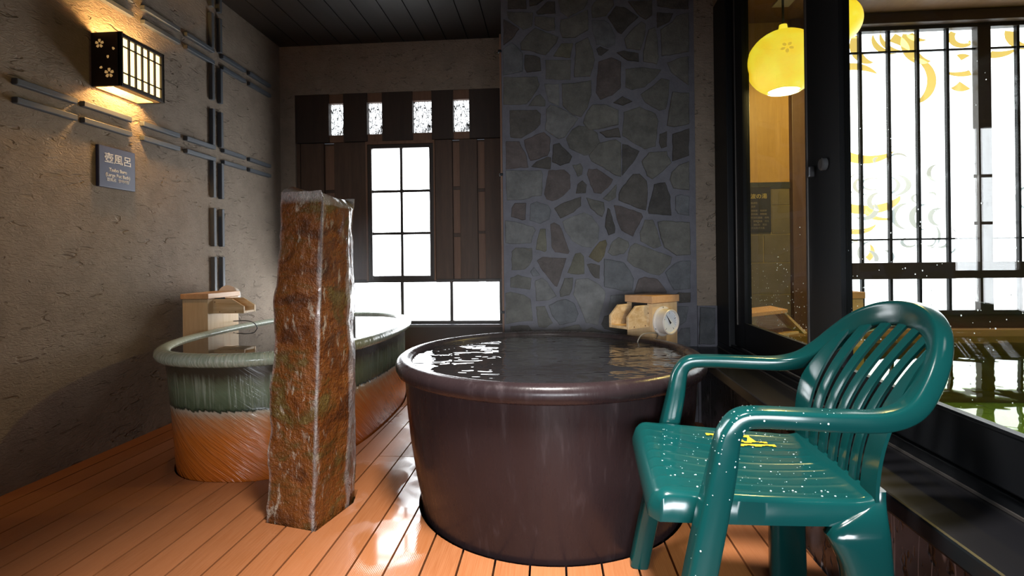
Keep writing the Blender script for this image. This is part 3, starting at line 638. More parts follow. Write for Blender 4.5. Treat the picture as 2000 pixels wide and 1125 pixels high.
for cx, cz, r, a0, a1, w, asp in ((2.73, 1.56, 0.045, 30, 330, 0.010, 1.8), (2.73, 1.55, 0.085, 110, 260, 0.014, 1.6), (2.76, 1.55, 0.09, -70, 50, 0.014, 1.7), (2.82, 1.55, 0.10, -70, 60, 0.018, 1.7), (2.72, 1.56, 0.12, 120, 230, 0.008, 1.6), (2.62, 1.37, 0.09, 250, 380, 0.025, 1.3), (2.82, 1.41, 0.08, 110, 250, 0.022, 1.3), (2.93, 1.75, 0.05, 30, 150, 0.012, 1.6), (2.80, 1.75, 0.04, 120, 200, 0.012, 1.3), (3.28, 1.64, 0.08, 120, 240, 0.022, 1.1), (3.10, 1.43, 0.035, 90, 250, 0.012, 1.4), (3.18, 1.44, 0.03, 20, 110, 0.012, 1.6), (3.03, 1.28, 0.11, 100, 250, 0.026, 1.1), (3.18, 1.27, 0.11, 100, 250, 0.030, 1.1), (3.28, 1.27, 0.07, 95, 250, 0.026, 1.1), (3.10, 1.13, 0.14, -60, 30, 0.018, 1.0), (3.17, 1.08, 0.16, -60, 40, 0.012, 1.4), (2.62, 0.98, 0.10, 100, 260, 0.016, 1.2), (2.74, 0.98, 0.10, 100, 260, 0.016, 1.2), (2.62, 0.92, 0.09, -40, 60, 0.022, 1.2), (2.76, 0.93, 0.08, -30, 60, 0.022, 1.2), (3.02, 1.07, 0.035, 110, 330, 0.014, 1.5), (3.16, 1.07, 0.035, -110, 60, 0.014, 1.5), (3.25, 1.06, 0.035, -110, 40, 0.014, 1.5), (4.0, 1.42, 0.1, 110, 250, 0.02, 1.2), (4.1, 1.3, 0.12, 100, 250, 0.02, 1.2)): crescent(bm, cx, cz, r, a0, a1, w, asp, yw + 0.026)
obj('grey_swirls', bm, M['greyline'], w3, recalc=False)
bm = bm_new(); box(bm, 1.78, 1.91, 4.10, 4.30, ZI - 0.012, ZI); struct(obj('trim_ceiling_vent', bm, mat('pale_vent', (0.42, 0.36, 0.28), 0.5)))

# ================================================================ THINGS
# ---------------------------------------------------------------- round dark pot bath
pot = thing('round_bath', (POT[0], POT[1], -0.10), 'round dark brown glazed pot bath brimming with water in the middle of the deck', 'bathtub')
bm = bm_new(); lathe(bm, [(0.0001, -0.10), (0.495, -0.10), (0.512, -0.03), (0.52, 0.04), (0.540, 0.14), (0.559, 0.27), (0.571, 0.39), (0.576, 0.47), (0.578, 0.520)], (*POT, 0), 96); obj('bowl', bm, M['pot'], pot, recalc=False)
bm = bm_new(); lathe(bm, [(0.574, 0.512), (0.592, 0.516), (0.606, 0.524), (0.613, 0.540), (0.613, 0.556), (0.606, 0.570), (0.594, 0.578), (0.578, 0.580), (0.562, 0.577), (0.552, 0.570), (0.549, 0.558), (0.546, 0.53), (0.53, 0.35), (0.46, 0.05), (0.0001, 0.03)], (*POT, 0), 96); obj('rim', bm, M['pot'], pot, recalc=False)
bm = bm_new(); lathe(bm, [(0.548, 0.562), (0.40, 0.562), (0.2, 0.562), (0.0001, 0.562)], (*POT, 0), 96)
o = obj('bath_water', bm, M['pot_water'], None, recalc=False); tag(o, 'dark rippled water filling the round pot bath', 'water')['kind'] = 'stuff'
# ---------------------------------------------------------------- oval glazed tub
tub = thing('oval_bath', (TUBC[0], TUBC[1], -0.10), 'long oval ceramic bath, green rim above an orange carved base, by the left wall', 'bathtub')
def tub_loops(prof, k=160): return [[Vector((a, b, z)) for a, b in superel(cx, 3.10, ax, ay, n, k)] for z, cx, ax, ay, n in prof]
per = [0.0]; q = superel(-1.49, 3.10, 0.5, 0.92, 2.4, 160)
for i in range(160): per.append(per[-1] + math.dist(q[i], q[(i + 1) % 160]))
body = [(-0.10, -1.45, 0.44, 0.90, 2.6), (0.0, -1.45, 0.46, 0.920, 2.6), (0.06, -1.452, 0.466, 0.922, 2.6), (0.15, -1.458, 0.476, 0.920, 2.55), (0.24, -1.466, 0.487, 0.916, 2.5), (0.33, -1.474, 0.500, 0.914, 2.45), (0.42, -1.482, 0.511, 0.912, 2.4), (0.48, -1.486, 0.517, 0.912, 2.4), (0.515, -1.489, 0.518, 0.912, 2.4)]
rim = [(0.508, 0.508), (0.498, 0.528), (0.500, 0.548), (0.510, 0.561), (0.526, 0.567), (0.542, 0.563), (0.554, 0.551), (0.559, 0.534), (0.557, 0.516), (0.549, 0.503), (0.535, 0.496), (0.50, 0.490), (0.30, 0.46), (0.06, 0.40)]
bm = bm_new(); rings(bm, tub_loops(body), True, True, False, lambda i, j: (per[j], body[i][0])); obj('basin', bm, M['tub'], tub, recalc=False)
rl = [(z, -1.49, a, a + 0.392, 2.35) for z, a in rim]
bm = bm_new(); rings(bm, tub_loops(rl), True, False, True, lambda i, j: (per[j], min(0.60, 0.515 + i * 0.008))); obj('rim', bm, M['tub'], tub, recalc=False)
bm = bm_new(); lp = tub_loops([(0.540, -1.49, 0.502, 0.894, 2.35), (0.540, -1.49, 0.25, 0.45, 2.35)]); L = rings(bm, lp, True, False, True)
o = obj('bath_water', bm, M['tub_water'], None, recalc=False); tag(o, 'still brownish water filling the long oval bath', 'water')['kind'] = 'stuff'
# ---------------------------------------------------------------- basalt pillar
ph = 1.20
bm = bm_new(); vl = bm.verts.layers.float.new('vein')
def per_pts(poly, k=16):
    out = []
    for i, p in enumerate(poly):
        q = poly[(i + 1) % len(poly)]
        for j in range(k): out.append((p[0] + (q[0] - p[0]) * j / k, p[1] + (q[1] - p[1]) * j / k, j == 0, i))
    return out
top = [(-0.988, 1.860), (-0.805, 1.810), (-0.782, 2.000), (-0.808, 2.11), (-1.02, 2.09)]
K = 18; rows = []; NZ = 70
for r_ in range(NZ + 1):
    t = r_ / NZ; z = -0.10 + (ph + 0.10) * t; tt = max(0.0, z / ph)
    poly = [(a[0] + (b[0] - a[0]) * tt, a[1] + (b[1] - a[1]) * tt) for a, b in zip(PILLAR, top)]; lp = []
    cx = sum(p[0] for p in poly) / 5; cy = sum(p[1] for p in poly) / 5
    for (x, y, cor, i) in per_pts(poly, K):
        d = Vector((x - cx, y - cy, 0)).normalized(); w = Vector((x, y, z))
        n = noise.noise(w * 4.2) * 0.014 + noise.noise(w * 13) * 0.007 + noise.noise(w * 38) * 0.0035 + (noise.noise(Vector((3.1, i * 7.7, z * 3.4))) * 0.012)
        p = w + d * n * (1.0 if z > 0.03 else 0.25)
        if t > 0.965: p.z += (-0.030 if i in (1, 2) else 0.012) * (t - 0.965) / 0.035 + noise.noise(w * 20) * 0.004
        lp.append(p)
    rows.append(lp)
cen = [sum((p for p in rows[-1]), Vector()) / len(rows[-1])]
tops = []
for s in (0.93, 0.75, 0.5, 0.25):
    lp = []
    for p in rows[-1]:
        q = cen[0] + (p - cen[0]) * s; q.z = cen[0].z + 0.022 + (q.x + 0.90) * -0.22 + noise.noise(q * 14) * 0.010 - (0.014 if s > 0.9 else 0); lp.append(q)
    tops.append(lp)
L = rings(bm, rows + tops, True, True, True)
n = len(rows[0])
for r_ in range(len(L)):
    for j in range(n):
        v = L[r_][j]; z = v.co.z; dj = min(abs(j - K), n - abs(j - K)); wob = noise.noise(Vector((0.7, 0.2, z * 9))) * 1.3
        ve = max(0.0, 1.0 - abs(j - K - wob * 0.8) / (0.95 + 0.5 * noise.noise(Vector((5, 1, z * 16)))))
        if r_ in (NZ - 1, NZ, NZ + 1): ve = max(ve, 0.6)
        if 2 * K - 1 <= j <= 2 * K + 1: ve = max(ve, 0.45)
        if j == 0: ve = max(ve, 0.35)
        v[vl] = ve
pl = obj('stone_pillar', bm, M['pillar'], None, smooth=0.5); tag(pl, 'tall rust brown basalt pillar standing in the deck before the oval bath', 'stone pillar')

# ---------------------------------------------------------------- wooden spouts
def frame(o, ang):
    er = Vector((math.cos(ang), math.sin(ang), 0)); el = Vector((-math.sin(ang), math.cos(ang), 0)); o = Vector(o)
    return lambda p: o + er * p[0] + el * p[1] + Vector((0, 0, p[2]))
def spout(xf, w, d, h, lid, trough, label, far=False):
    """post w x d, lid on top; trough = (side, length, b0, b1, z0, z1, z2)"""
    base = xf((w / 2, d / 2, 0)); t = thing('wooden_spout', base, label, 'water spout', 'wooden bath spouts')
    bm = bm_new(); box(bm, 0, w, 0, d, 0.0, h, xf); obj('post', bm, M['hinoki'], t, bevel=0.002)
    bm = bm_new(); box(bm, -0.008, w + 0.008, -0.008, d + 0.008, h + 0.002, h + 0.002 + lid, xf); obj('lid', bm, M['hinoki_lid'], t, bevel=0.003)
    side, Ln, b0, b1, z0, z1, zs = trough; tr = None
    def tf(p):  # p = (along, across, z)
        return xf((-p[0], p[1], p[2])) if side == 'l' else xf((w + p[0], p[1], p[2]))
    bm = bm_new()
    for b in (b0, b1):
        P = [(0.0, b, z0), (Ln, b, z0), (Ln, b, zs), (Ln * 0.62, b, z1), (0.0, b, z1)]
        prism(bm, [Vector(p) for p in P], (0, 0.014, 0), tf)
    box(bm, 0, Ln * 0.99, b0 + 0.014, b1, z0, z0 + 0.014, tf)
    tr = obj('trough', bm, M['hinoki_h'], t, bevel=0.0015, segs=1)
    bm = bm_new(); box(bm, -0.001, 0.002, b0 + 0.014, b1, z0 + 0.014, z1 + 0.006, tf); obj('opening', bm, M['hole'], tr)
    near = b0
    for a, z in ((Ln * 0.22, z0 + 0.010), (Ln * 0.74, z0 + 0.010), (0.012, z0 + 0.07)):
        bm = bm_new(); lathe(bm, [(0.0001, 0), (0.0034, 0), (0.0034, 0.002), (0.0001, 0.002)], n=10, xf=lambda p: tf((a + p.x, near + 0.0006 - p.z, z + p.y))); obj('plug', bm, M['nail'], tr)
    return t
spL = lambda p: Vector((-2.22 + p[0], 3.0 + p[1], p[2]))
spout(spL, 0.160, 0.31, 0.738, 0.032, ('r', 0.195, 0.05, 0.165, 0.648, 0.736, 0.690), 'light wooden spout post with open trough over the oval bath by the left wall')
A40 = R(40); RC = (0.497, 2.62, 0.0); spR = frame(RC, A40)
spout(spR, 0.198, 0.162, 0.728, 0.036, ('l', 0.155, 0.015, 0.128, 0.612, 0.722, 0.672), 'light wooden spout post with a round dial on it behind the dark pot bath')
# thermometers
def thermometer(org, nrm, r, label, dep=0.055):
    nrm = Vector(nrm).normalized(); up = Vector((0, 0, 1)); rt = up.cross(nrm).normalized(); org = Vector(org)
    xf = lambda p: org + rt * p[0] + up * p[1] + nrm * p[2]
    t = thing('thermometer', org, label, 'thermometer')
    bm = bm_new(); lathe(bm, [(0.0001, 0.0005), (r * 1.18, 0.0005), (r * 1.18, 0.005), (r * 0.9, 0.006)], n=48, xf=xf); obj('flange', bm, M['white'], t, smooth=0.6)
    bm = bm_new(); lathe(bm, [(r * 0.97, 0.004), (r * 0.97, dep - 0.008), (r * 0.985, dep - 0.003), (r * 0.95, dep), (r * 0.88, dep), (r * 0.85, dep - 0.004), (r * 0.84, dep - 0.012)], n=48, xf=xf); obj('case', bm, M['white'], t, smooth=0.7)
    bm = bm_new(); lathe(bm, [(r * 0.86, dep - 0.011), (0.0001, dep - 0.011)], n=48, xf=xf); d = obj('dial', bm, M['dial'], t)
    z = dep - 0.0105; bm = bm_new()
    for k in range(21):
        a = R(-140 + 14 * k); L = 0.20 if k % 5 == 0 else 0.09; w = 0.022 if k % 5 == 0 else 0.009
        c, s = math.sin(a), math.cos(a); q = [(0.80, -w), (0.80, w), (0.80 - L, w), (0.80 - L, -w)]
        bm.faces.new([bm.verts.new(xf((r * (u * c + v * s), r * (u * s - v * c), z))) for u, v in q])
    obj('scale_marks', bm, M['ink'], d)
    bm = bm_new(); a = R(-38); c, s = math.sin(a), math.cos(a)
    P = [(0.76, 0.0), (0.0, 0.06), (-0.16, 0.09), (-0.16, -0.09), (0.0, -0.06)]; prism(bm, [Vector((r * (u * c + v * s), r * (u * s - v * c), z + 0.001)) for u, v in P], (0, 0, 0.0015), xf); obj('needle', bm, M['ink'], d)
    for a in (0, 120, 240):
        bm = bm_new(); c, s = math.sin(R(a)) * r * 1.08, math.cos(R(a)) * r * 1.08; lathe(bm, [(0.0001, 0.0075), (0.0038, 0.0065), (0.0042, 0.004)], n=10, xf=lambda p: xf((p.x + c, p.y + s, p.z))); obj('screw', bm, M['steel'], t)
    return t
thermometer(spR((0.078, -0.0005, 0.637)), (math.sin(A40), -math.cos(A40), 0), 0.064, 'white round bath thermometer with a black needle on the spout behind the pot')
thermometer((-2.14, 3.3190, 0.738), (0, 1, 0), 0.060, 'white round thermometer peeking above the lid of the left spout')
def tube_thing(pts, r, label, m):
    P = [Vector(p) for p in pts]; out = []
    for i in range(len(P) - 1):
        p0, p1, p2, p3 = P[max(i - 1, 0)], P[i], P[i + 1], P[min(i + 2, len(P) - 1)]
        for j in range(8):
            t = j / 8; out.append(0.5 * ((2 * p1) + (p2 - p0) * t + (2 * p0 - 5 * p1 + 4 * p2 - p3) * t * t + (3 * p1 - p0 - 3 * p2 + p3) * t ** 3))
    out.append(P[-1]); bm = bm_new(); tube(bm, out, r); tag(obj('sensor_tube', bm, m, None, smooth=1.0), label, 'tube', 'thermometer sensor tubes')
tube_thing([(-2.058, 3.25, 0.578), (-1.97, 3.24, 0.582), (-1.91, 3.22, 0.574), (-1.885, 3.21, 0.560), (-1.87, 3.205, 0.540)], 0.003, 'thin dark tube bending over the oval bath rim from the left spout', M['ink'])
tube_thing([spR((0.030, -0.004, 0.560)), spR((0.0, -0.03, 0.585)), spR((-0.09, -0.05, 0.598)), spR((-0.135, -0.05, 0.594)), spR((-0.160, -0.05, 0.575)), spR((-0.17, -0.05, 0.555))], 0.0028, 'thin pale tube bending over the pot rim beside the right spout', M['hose'])

# ---------------------------------------------------------------- wall lantern
LX, LY0, LY1, LZ0, LZ1 = -2.125, 2.452, 2.752, 1.846, 2.116
lan = thing('wall_lantern', (XL, (LY0 + LY1) / 2, LZ0), 'lit dark wooden lantern with lattice front on the left wall', 'lantern')
bm = bm_new(); box(bm, XL, LX, LY0, LY0 + 0.012, LZ0, LZ1); sp = obj('side_panel', bm, M['lantern'], lan, bevel=0.002)
def petals(cx, cz, r, which):
    for k in which:
        a = R(90 + 72 * k); c, s = math.cos(a), math.sin(a); bm = bm_new(); P = []
        for i in range(14):
            u = 2 * math.pi * i / 14; ex = r * 0.62 + r * 0.38 * math.cos(u); ey = r * 0.27 * math.sin(u) * (1.0 + 0.25 * math.cos(u))
            if abs(u) < 0.01: ex -= r * 0.12
            P.append((cx + ex * c - ey * s, LY0 - 0.0012, cz + ex * s + ey * c))
        prism(bm, [Vector(p) for p in P], (0, 0.004, 0)); obj('petal_cutout', bm, M['amber'], sp, recalc=True)
px = lambda f: XL + (LX - XL) * f; pz = lambda f: LZ0 + (LZ1 - LZ0) * f
petals(px(0.30), pz(0.79), 0.024, range(5)); petals(px(0.62), pz(0.24), 0.026, range(5))
for f, g, k in ((0.72, 0.76, 3), (0.58, 0.52, 0), (0.26, 0.36, 4)): petals(px(f), pz(g) - 0.008, 0.022, (k,))
bm = bm_new(); box(bm, XL, LX, LY1 - 0.012, LY1, LZ0, LZ1); obj('side_panel', bm, M['lantern'], lan, bevel=0.002)
bm = bm_new(); f = 0.02
box(bm, LX - 0.014, LX, LY0, LY0 + f, LZ0, LZ1); box(bm, LX - 0.014, LX, LY1 - f, LY1, LZ0, LZ1); box(bm, LX - 0.014, LX, LY0 + f, LY1 - f, LZ0, LZ0 + f); box(bm, LX - 0.014, LX, LY0 + f, LY1 - f, LZ1 - f, LZ1); fr = obj('front_frame', bm, M['lantern'], lan, bevel=0.002)
bm = bm_new()
for k in range(1, 6): y = LY0 + f + (LY1 - LY0 - 2 * f) * k / 6; box(bm, LX - 0.012, LX - 0.003, y - 0.004, y + 0.004, LZ0 + f, LZ1 - f)
for g in (0.27, 0.76): z = LZ0 + (LZ1 - LZ0) * g; box(bm, LX - 0.011, LX - 0.004, LY0 + f, LY1 - f, z - 0.003, z + 0.003)
obj('lattice', bm, M['lantern'], fr)
bm = bm_new(); box(bm, LX - 0.020, LX - 0.016, LY0 + 0.012, LY1 - 0.012, LZ0 + 0.008, LZ1 - 0.008); obj('paper_panel', bm, M['paper'], lan)
bm = bm_new()
box(bm, XL + 0.001, LX - 0.021, LY0 + 0.0125, LY0 + 0.016, LZ0 + 0.002, LZ1 - 0.002); obj('inner_lining', bm, M['lantern_in'], lan); bm = bm_new(); box(bm, XL + 0.001, LX - 0.021, LY1 - 0.016, LY1 - 0.0125, LZ0 + 0.002, LZ1 - 0.002); obj('inner_lining', bm, M['lantern_in'], lan)
bm = bm_new(); box(bm, LX - 0.05, LX - 0.021, LY0 + 0.016, LY1 - 0.016, LZ0, LZ0 + 0.008); box(bm, XL + 0.002, XL + 0.012, LY0 + 0.016, LY1 - 0.016, LZ0, LZ0 + 0.008); obj('bottom_rail', bm, M['lantern_in'], lan)
bm = bm_new(); lathe(bm, [(0.0001, -0.03), (0.018, -0.022), (0.026, 0.0), (0.018, 0.022), (0.0001, 0.03)], (-2.205, 2.60, 1.99), 16); obj('bulb', bm, lit('warm_bulb', (1.0, 0.70, 0.32), 6.0), lan, smooth=1.5)
point('lantern_light', (-2.19, 2.60, 1.935), 15.0, (1.0, 0.58, 0.20), 0.02); point('lantern_uplight', (-2.19, 2.60, 2.04), 12.0, (1.0, 0.58, 0.20), 0.02)
# ---------------------------------------------------------------- blue sign
SX = XL + 0.018
sg = thing('sign', (XL, 2.587, 1.351), 'slate blue square sign with white Japanese and English lettering on the left wall', 'sign')
bm = bm_new(); box(bm, XL, SX, 2.471, 2.703, 1.351, 1.563); obj('plate', bm, M['sign'], sg, bevel=0.004)
kw = dict(right=(0, 1, 0), up=(0, 0, 1))
text('lettering', '壺風呂', 0.056, M['lettering'], sg, (SX + 0.0008, 2.590, 1.500), sx=1.05, **kw)
text('lettering', 'Tsubo Buro', 0.025, M['lettering'], sg, (SX + 0.0008, 2.588, 1.444), sx=0.95, bold=0.0003, **kw)
text('lettering', '(Large Pot Bath)', 0.025, M['lettering'], sg, (SX + 0.0008, 2.588, 1.417), sx=0.95, bold=0.0003, **kw)
text('lettering', '壺風呂  항아리탕', 0.020, M['lettering'], sg, (SX + 0.0008, 2.588, 1.392), **kw)

# ---------------------------------------------------------------- things in the inner bath
sg = thing('sign', (1.745, YI - 0.02, 1.16), 'dark plaque with gilt Japanese heading on the tiled wall beyond the glass', 'sign')
bm = bm_new(); box(bm, 1.61, 1.873, YI - 0.022, YI - 0.008, 1.165, 1.553); obj('plate', bm, mat('plaque', (0.035, 0.032, 0.034), 0.4), sg, bevel=0.003)
kw = dict(right=(1, 0, 0), up=(0, 0, 1)); yt = YI - 0.0228
text('heading', '花波の湯', 0.046, M['gilt'], sg, (1.748, yt, 1.468), sx=1.0, **kw)
for s, z in (('源泉温度低張性', 1.412), ('　天然　温泉', 1.383), ('泉質名　単純泉　弱放射', 1.347), ('神経痛　筋肉痛　関節痛', 1.318), ('打身　慢性消化器病　痔疾', 1.288), ('疲労回復　健康増進　冷え', 1.258), ('　浴用の　適応症　禁忌', 1.228), ('　入浴の方法及び注意', 1.200)): text('lettering', s, 0.0185, M['dim_letter'], sg, (1.632, yt, z), align='LEFT', **kw)
def ball_lamp(c, r, label):
    t = thing('ball_lamp', (c[0], c[1], c[2] - r * 0.92), label, 'pendant lamp', 'glowing ball lamps beyond the glass')
    prof = []
    for i in range(21):
        a = R(-64 + (150 * i / 20)); prof.append((r * math.cos(a), r * 0.93 * math.sin(a)))
    prof += [(0.022, r * 0.95), (0.018, r * 1.10), (0.0001, r * 1.12)]
    bm = bm_new(); lathe(bm, prof, c, 48); sh = obj('shade', bm, M['ball'], t, recalc=False, smooth=1.2)
    bm = bm_new(); r0 = r * math.cos(R(-64)); z0 = r * 0.93 * math.sin(R(-64)); lathe(bm, [(r0 * 0.96, z0 + 0.008), (0.0001, z0 + 0.01)], c, 32); obj('inside', bm, M['ball_in'], t)
    for k in range(5):                                            # a pricked blossom on the shell
        a = R(72 * k + 18); el, az = R(6), R(252); cc = Vector((math.cos(az) * math.cos(el), math.sin(az) * math.cos(el), math.sin(el))); e1 = Vector((-math.sin(az), math.cos(az), 0)); e2 = cc.cross(e1) * -1
        bm = bm_new(); P = []
        for i in range(10):
            u = 2 * math.pi * i / 10; ex = 0.019 + 0.011 * math.cos(u); ey = 0.008 * math.sin(u); d = (cc * r + e1 * (ex * math.cos(a) - ey * math.sin(a)) + e2 * (ex * math.sin(a) + ey * math.cos(a))).normalized(); P.append(Vector(c) + Vector((d.x * r, d.y * r, d.z * r * 0.93)) * 1.003)
        bm.faces.new([bm.verts.new(p) for p in P]); obj('blossom_petal', bm, lit('petal_glow', (0.95, 0.60, 0.01), 1.1) if k == 0 and 'petal_glow' not in bpy.data.materials else bpy.data.materials['petal_glow'], sh, recalc=False)
    bm = bm_new(); tube(bm, [(c[0], c[1], c[2] + r * 1.08), (c[0], c[1], (c[2] + ZI) / 2), (c[0], c[1], ZI)], 0.006); obj('cord', bm, M['black'], t)
    bm = bm_new(); lathe(bm, [(0.0001, 0), (0.035, 0), (0.035, -0.02), (0.0001, -0.025)], (c[0], c[1], ZI), 20); obj('ceiling_cup', bm, M['black'], t)
    point('ball_lamp_light', (c[0], c[1], c[2] + z0 - 0.006), 60, (1.0, 0.72, 0.22), 0.012); return t
ball_lamp((1.172, 2.70, 1.920), 0.172, 'large yellow ball lamp hanging behind the left glass pane')
ball_lamp((1.940, 3.70, 2.545), 0.170, 'yellow ball lamp partly hidden behind the wide black door stile')
bxf = lambda p: Vector(p)
t = thing('wooden_spout', (1.30, 3.5, -0.25), 'wooden spout with tilted open trough just beyond the left glass pane', 'water spout')
bm = bm_new(); box(bm, 1.10, 1.30, 3.42, 3.66, -0.25, 0.575); obj('post', bm, M['hinoki'], t, bevel=0.002)
bm = bm_new(); prism(bm, [Vector((1.235, 3.38, 0.575)), Vector((1.475, 3.38, 0.602)), Vector((1.475, 3.38, 0.625)), Vector((1.235, 3.38, 0.598))], (0, 0.26, 0)); obj('lid', bm, M['hinoki_lid'], t, bevel=0.002)
bm = bm_new(); prism(bm, [Vector((1.25, 3.60, 0.573)), Vector((1.47, 3.60, 0.60)), Vector((1.59, 3.60, 0.47)), Vector((1.57, 3.60, 0.40)), Vector((1.30, 3.60, 0.38))], (0, 0.015, 0)); prism(bm, [Vector((1.27, 3.40, 0.44)), Vector((1.55, 3.40, 0.485)), Vector((1.55, 3.40, 0.47)), Vector((1.27, 3.40, 0.425))], (0, 0.2, 0)); prism(bm, [Vector((1.46, 3.40, 0.60)), Vector((1.475, 3.40, 0.60)), Vector((1.60, 3.40, 0.475)), Vector((1.585, 3.40, 0.465))], (0, 0.20, 0)); obj('trough', bm, M['hinoki_h'], t, bevel=0.001, segs=1)
t = thing('wooden_spout', (2.15, 4.1, -0.25), 'wooden box post with brown lid behind the wide black door stile', 'water spout')
bm = bm_new(); box(bm, 2.01, 2.28, 4.0, 4.2, -0.25, 0.64); obj('post', bm, M['hinoki'], t, bevel=0.003)
bm = bm_new(); box(bm, 2.0, 2.29, 3.99, 4.21, 0.641, 0.69); obj('lid', bm, M['hinoki_lid'], t, bevel=0.003)

# ---------------------------------------------------------------- green plastic armchair
CY = R(4.5); CO = Vector((0.364, 1.332, 0.0)); cb = Vector((math.cos(CY), -math.sin(CY), 0)); cv_ = Vector((math.sin(CY), math.cos(CY), 0)); cz = Vector((0, 0, 1))
def CH(b, v, z): return CO + cb * b + cv_ * v + cz * z
chair = thing('plastic_armchair', CH(0.15, 0, 0), 'wet green plastic armchair with slatted back standing on the deck at right', 'chair')
half = [  # b, v, z, width, thickness along foot, arm and hoop (far side)
    (-0.125, 0.312, 0.0, 0.064, 0.056), (-0.099, 0.307, 0.13, 0.064, 0.056), (-0.070, 0.294, 0.27, 0.068, 0.056), (-0.040, 0.286, 0.41, 0.070, 0.055), (-0.014, 0.285, 0.53, 0.064, 0.050),
    (-0.003, 0.285, 0.59, 0.058, 0.044), (0.006, 0.285, 0.616, 0.056, 0.038), (0.022, 0.284, 0.634, 0.055, 0.037), (0.050, 0.284, 0.641, 0.054, 0.036), (0.13, 0.286, 0.641, 0.053, 0.036), (0.21, 0.284, 0.639, 0.053, 0.037), (0.28, 0.277, 0.640, 0.054, 0.038),
    (0.335, 0.261, 0.656, 0.056, 0.038), (0.378, 0.236, 0.692, 0.058, 0.037), (0.416, 0.204, 0.737, 0.060, 0.036), (0.447, 0.158, 0.777, 0.061, 0.035), (0.470, 0.086, 0.804, 0.062, 0.034), (0.479, 0.0, 0.812, 0.062, 0.034)]
full = half + [(b, -v, z, w, t) for b, v, z, w, t in half[-2::-1]]
nh = len(half) - 1; SUB = 6
def crom(P, i, t):
    p0, p1, p2, p3 = P[max(i - 1, 0)], P[i], P[i + 1], P[min(i + 2, len(P) - 1)]
    return [0.5 * ((2 * b) + (c - a) * t + (2 * a - 5 * b + 4 * c - d) * t * t + (3 * b - a - 3 * c + d) * t ** 3) for a, b, c, d in zip(p0, p1, p2, p3)]
S = []
for i in range(len(full) - 1):
    for j in range(SUB): S.append(crom(full, i, j / SUB))
S.append(list(full[-1]))
hoopc = Vector((0.40, 0.0, 0.60)); loops = []; nloc = Vector
for i, s in enumerate(S):
    p = Vector(s[:3]); T = (Vector(S[min(i + 1, len(S) - 1)][:3]) - Vector(S[max(i - 1, 0)][:3])).normalized()
    u = abs(i / SUB - nh)                                          # how far from the top of the hoop
    lat = Vector((0, 1 if i / SUB <= nh else -1, 0)); rad = Vector((0, p.y, (p.z - 0.56) * 1.05)).normalized()
    w = min(1.0, max(0.0, (7.0 - u) / 4.5)); sd = (lat * (1 - w) + rad * w); sd = (sd - T * sd.dot(T)).normalized(); nn = T.cross(sd).normalized()
    lp = []
    for k in range(20):
        a = 2 * math.pi * k / 20; ex = 2 / 4.6; c, d = math.cos(a), math.sin(a)
        q = p + sd * (s[3] / 2 * math.copysign(abs(c) ** ex, c)) + nn * (s[4] / 2 * math.copysign(abs(d) ** ex, d)); lp.append(CH(q.x, q.y, max(q.z, 0.0)))
    loops.append(lp)
cut = 5 * SUB
for nm, a, b in (('leg', 0, cut), ('arm_hoop', cut, len(loops) - 1 - cut), ('leg', len(loops) - 1 - cut, len(loops) - 1)):
    bm = bm_new(); rings(bm, loops[a:b + 1], True, a == 0, b == len(loops) - 1); obj(nm, bm, M['chair'], chair, smooth=0.9)
# rear legs, running up behind the side slats
def backb(v, z): return 0.298 + 0.47 * (z - 0.42) - 0.6 * v * v * min(1, max(0, (z - 0.42) / 0.3)) - 0.05 * math.sin(math.pi * min(1, max(0, (z - 0.42) / 0.39)))
for sgn in (1, -1):
    bm = bm_new(); lps = []
    for i in range(29):
        t = i / 28; z = 0.475 * t; k_ = min(1.0, max(0.0, (z - 0.39) / 0.08)); k_ = k_ * k_ * (3 - 2 * k_)
        b1 = (0.332 - 0.014 * z / 0.4) * (1 - k_) + (backb(0.2, max(z, 0.43)) + 0.026) * k_; wd = (0.088 + 0.022 * max(0, 0.36 - z) / 0.36 * 0.4 + 0.030 * math.exp(-((z - 0.40) / 0.05) ** 2)) * (1 - k_) + 0.020 * k_
        v = (0.236 - 0.05 * z) * (1 - k_) + 0.186 * k_; tv = 0.052 * (1 - k_) + 0.040 * k_; lp = []
        for k in range(20):
            a = 2 * math.pi * k / 20; c, d = math.cos(a), math.sin(a); ex = 2 / 4.0
            lp.append(CH(b1 - wd / 2 + wd / 2 * math.copysign(abs(c) ** ex, c), sgn * (v + tv / 2 * math.copysign(abs(d) ** ex, d)), z))
        lps.append(lp)
    rings(bm, lps, True, True, True); obj('leg', bm, M['chair'], chair, smooth=0.9)
# back: five slats between two wide side slats
def hoopz(v):
    v = abs(v)
    for (b0, v0, z0, *_), (b1, v1, z1, *_) in zip(half[10:], half[11:]):
        if v1 <= v <= v0: return z0 + (z1 - z0) * (v0 - v) / (v0 - v1)
    return 0.66
def slat(fl, fr, nm):
    bm = bm_new(); F, Bk = [], []; nz = 26
    for i in range(nz + 1):
        t = i / nz; rf, rb = [], []
        for k in range(7):
            s = k / 6; zt = hoopz(fl(0.75) * (1 - s) + fr(0.75) * s) - 0.012; z = 0.425 + (zt - 0.425) * t; v = fl(z) * (1 - s) + fr(z) * s; e = abs(s - 0.5) * 2; b = backb(v, z) + 0.0012 * e ** 3
            rf.append(CH(b, v, z)); rb.append(CH(b + 0.007, v, z))
        F.append(rf + rb[::-1])
    rings(bm, F, True, True, True); return obj(nm, bm, M['chair'], chair, smooth=0.8)
def spread(z): return 1.0 + 0.18 * (z - 0.40) / 0.40
for c in (-0.104, -0.052, 0.0, 0.052, 0.104): slat(lambda z, c=c: c * spread(z) - 0.017, lambda z, c=c: c * spread(z) + 0.017, 'slat')
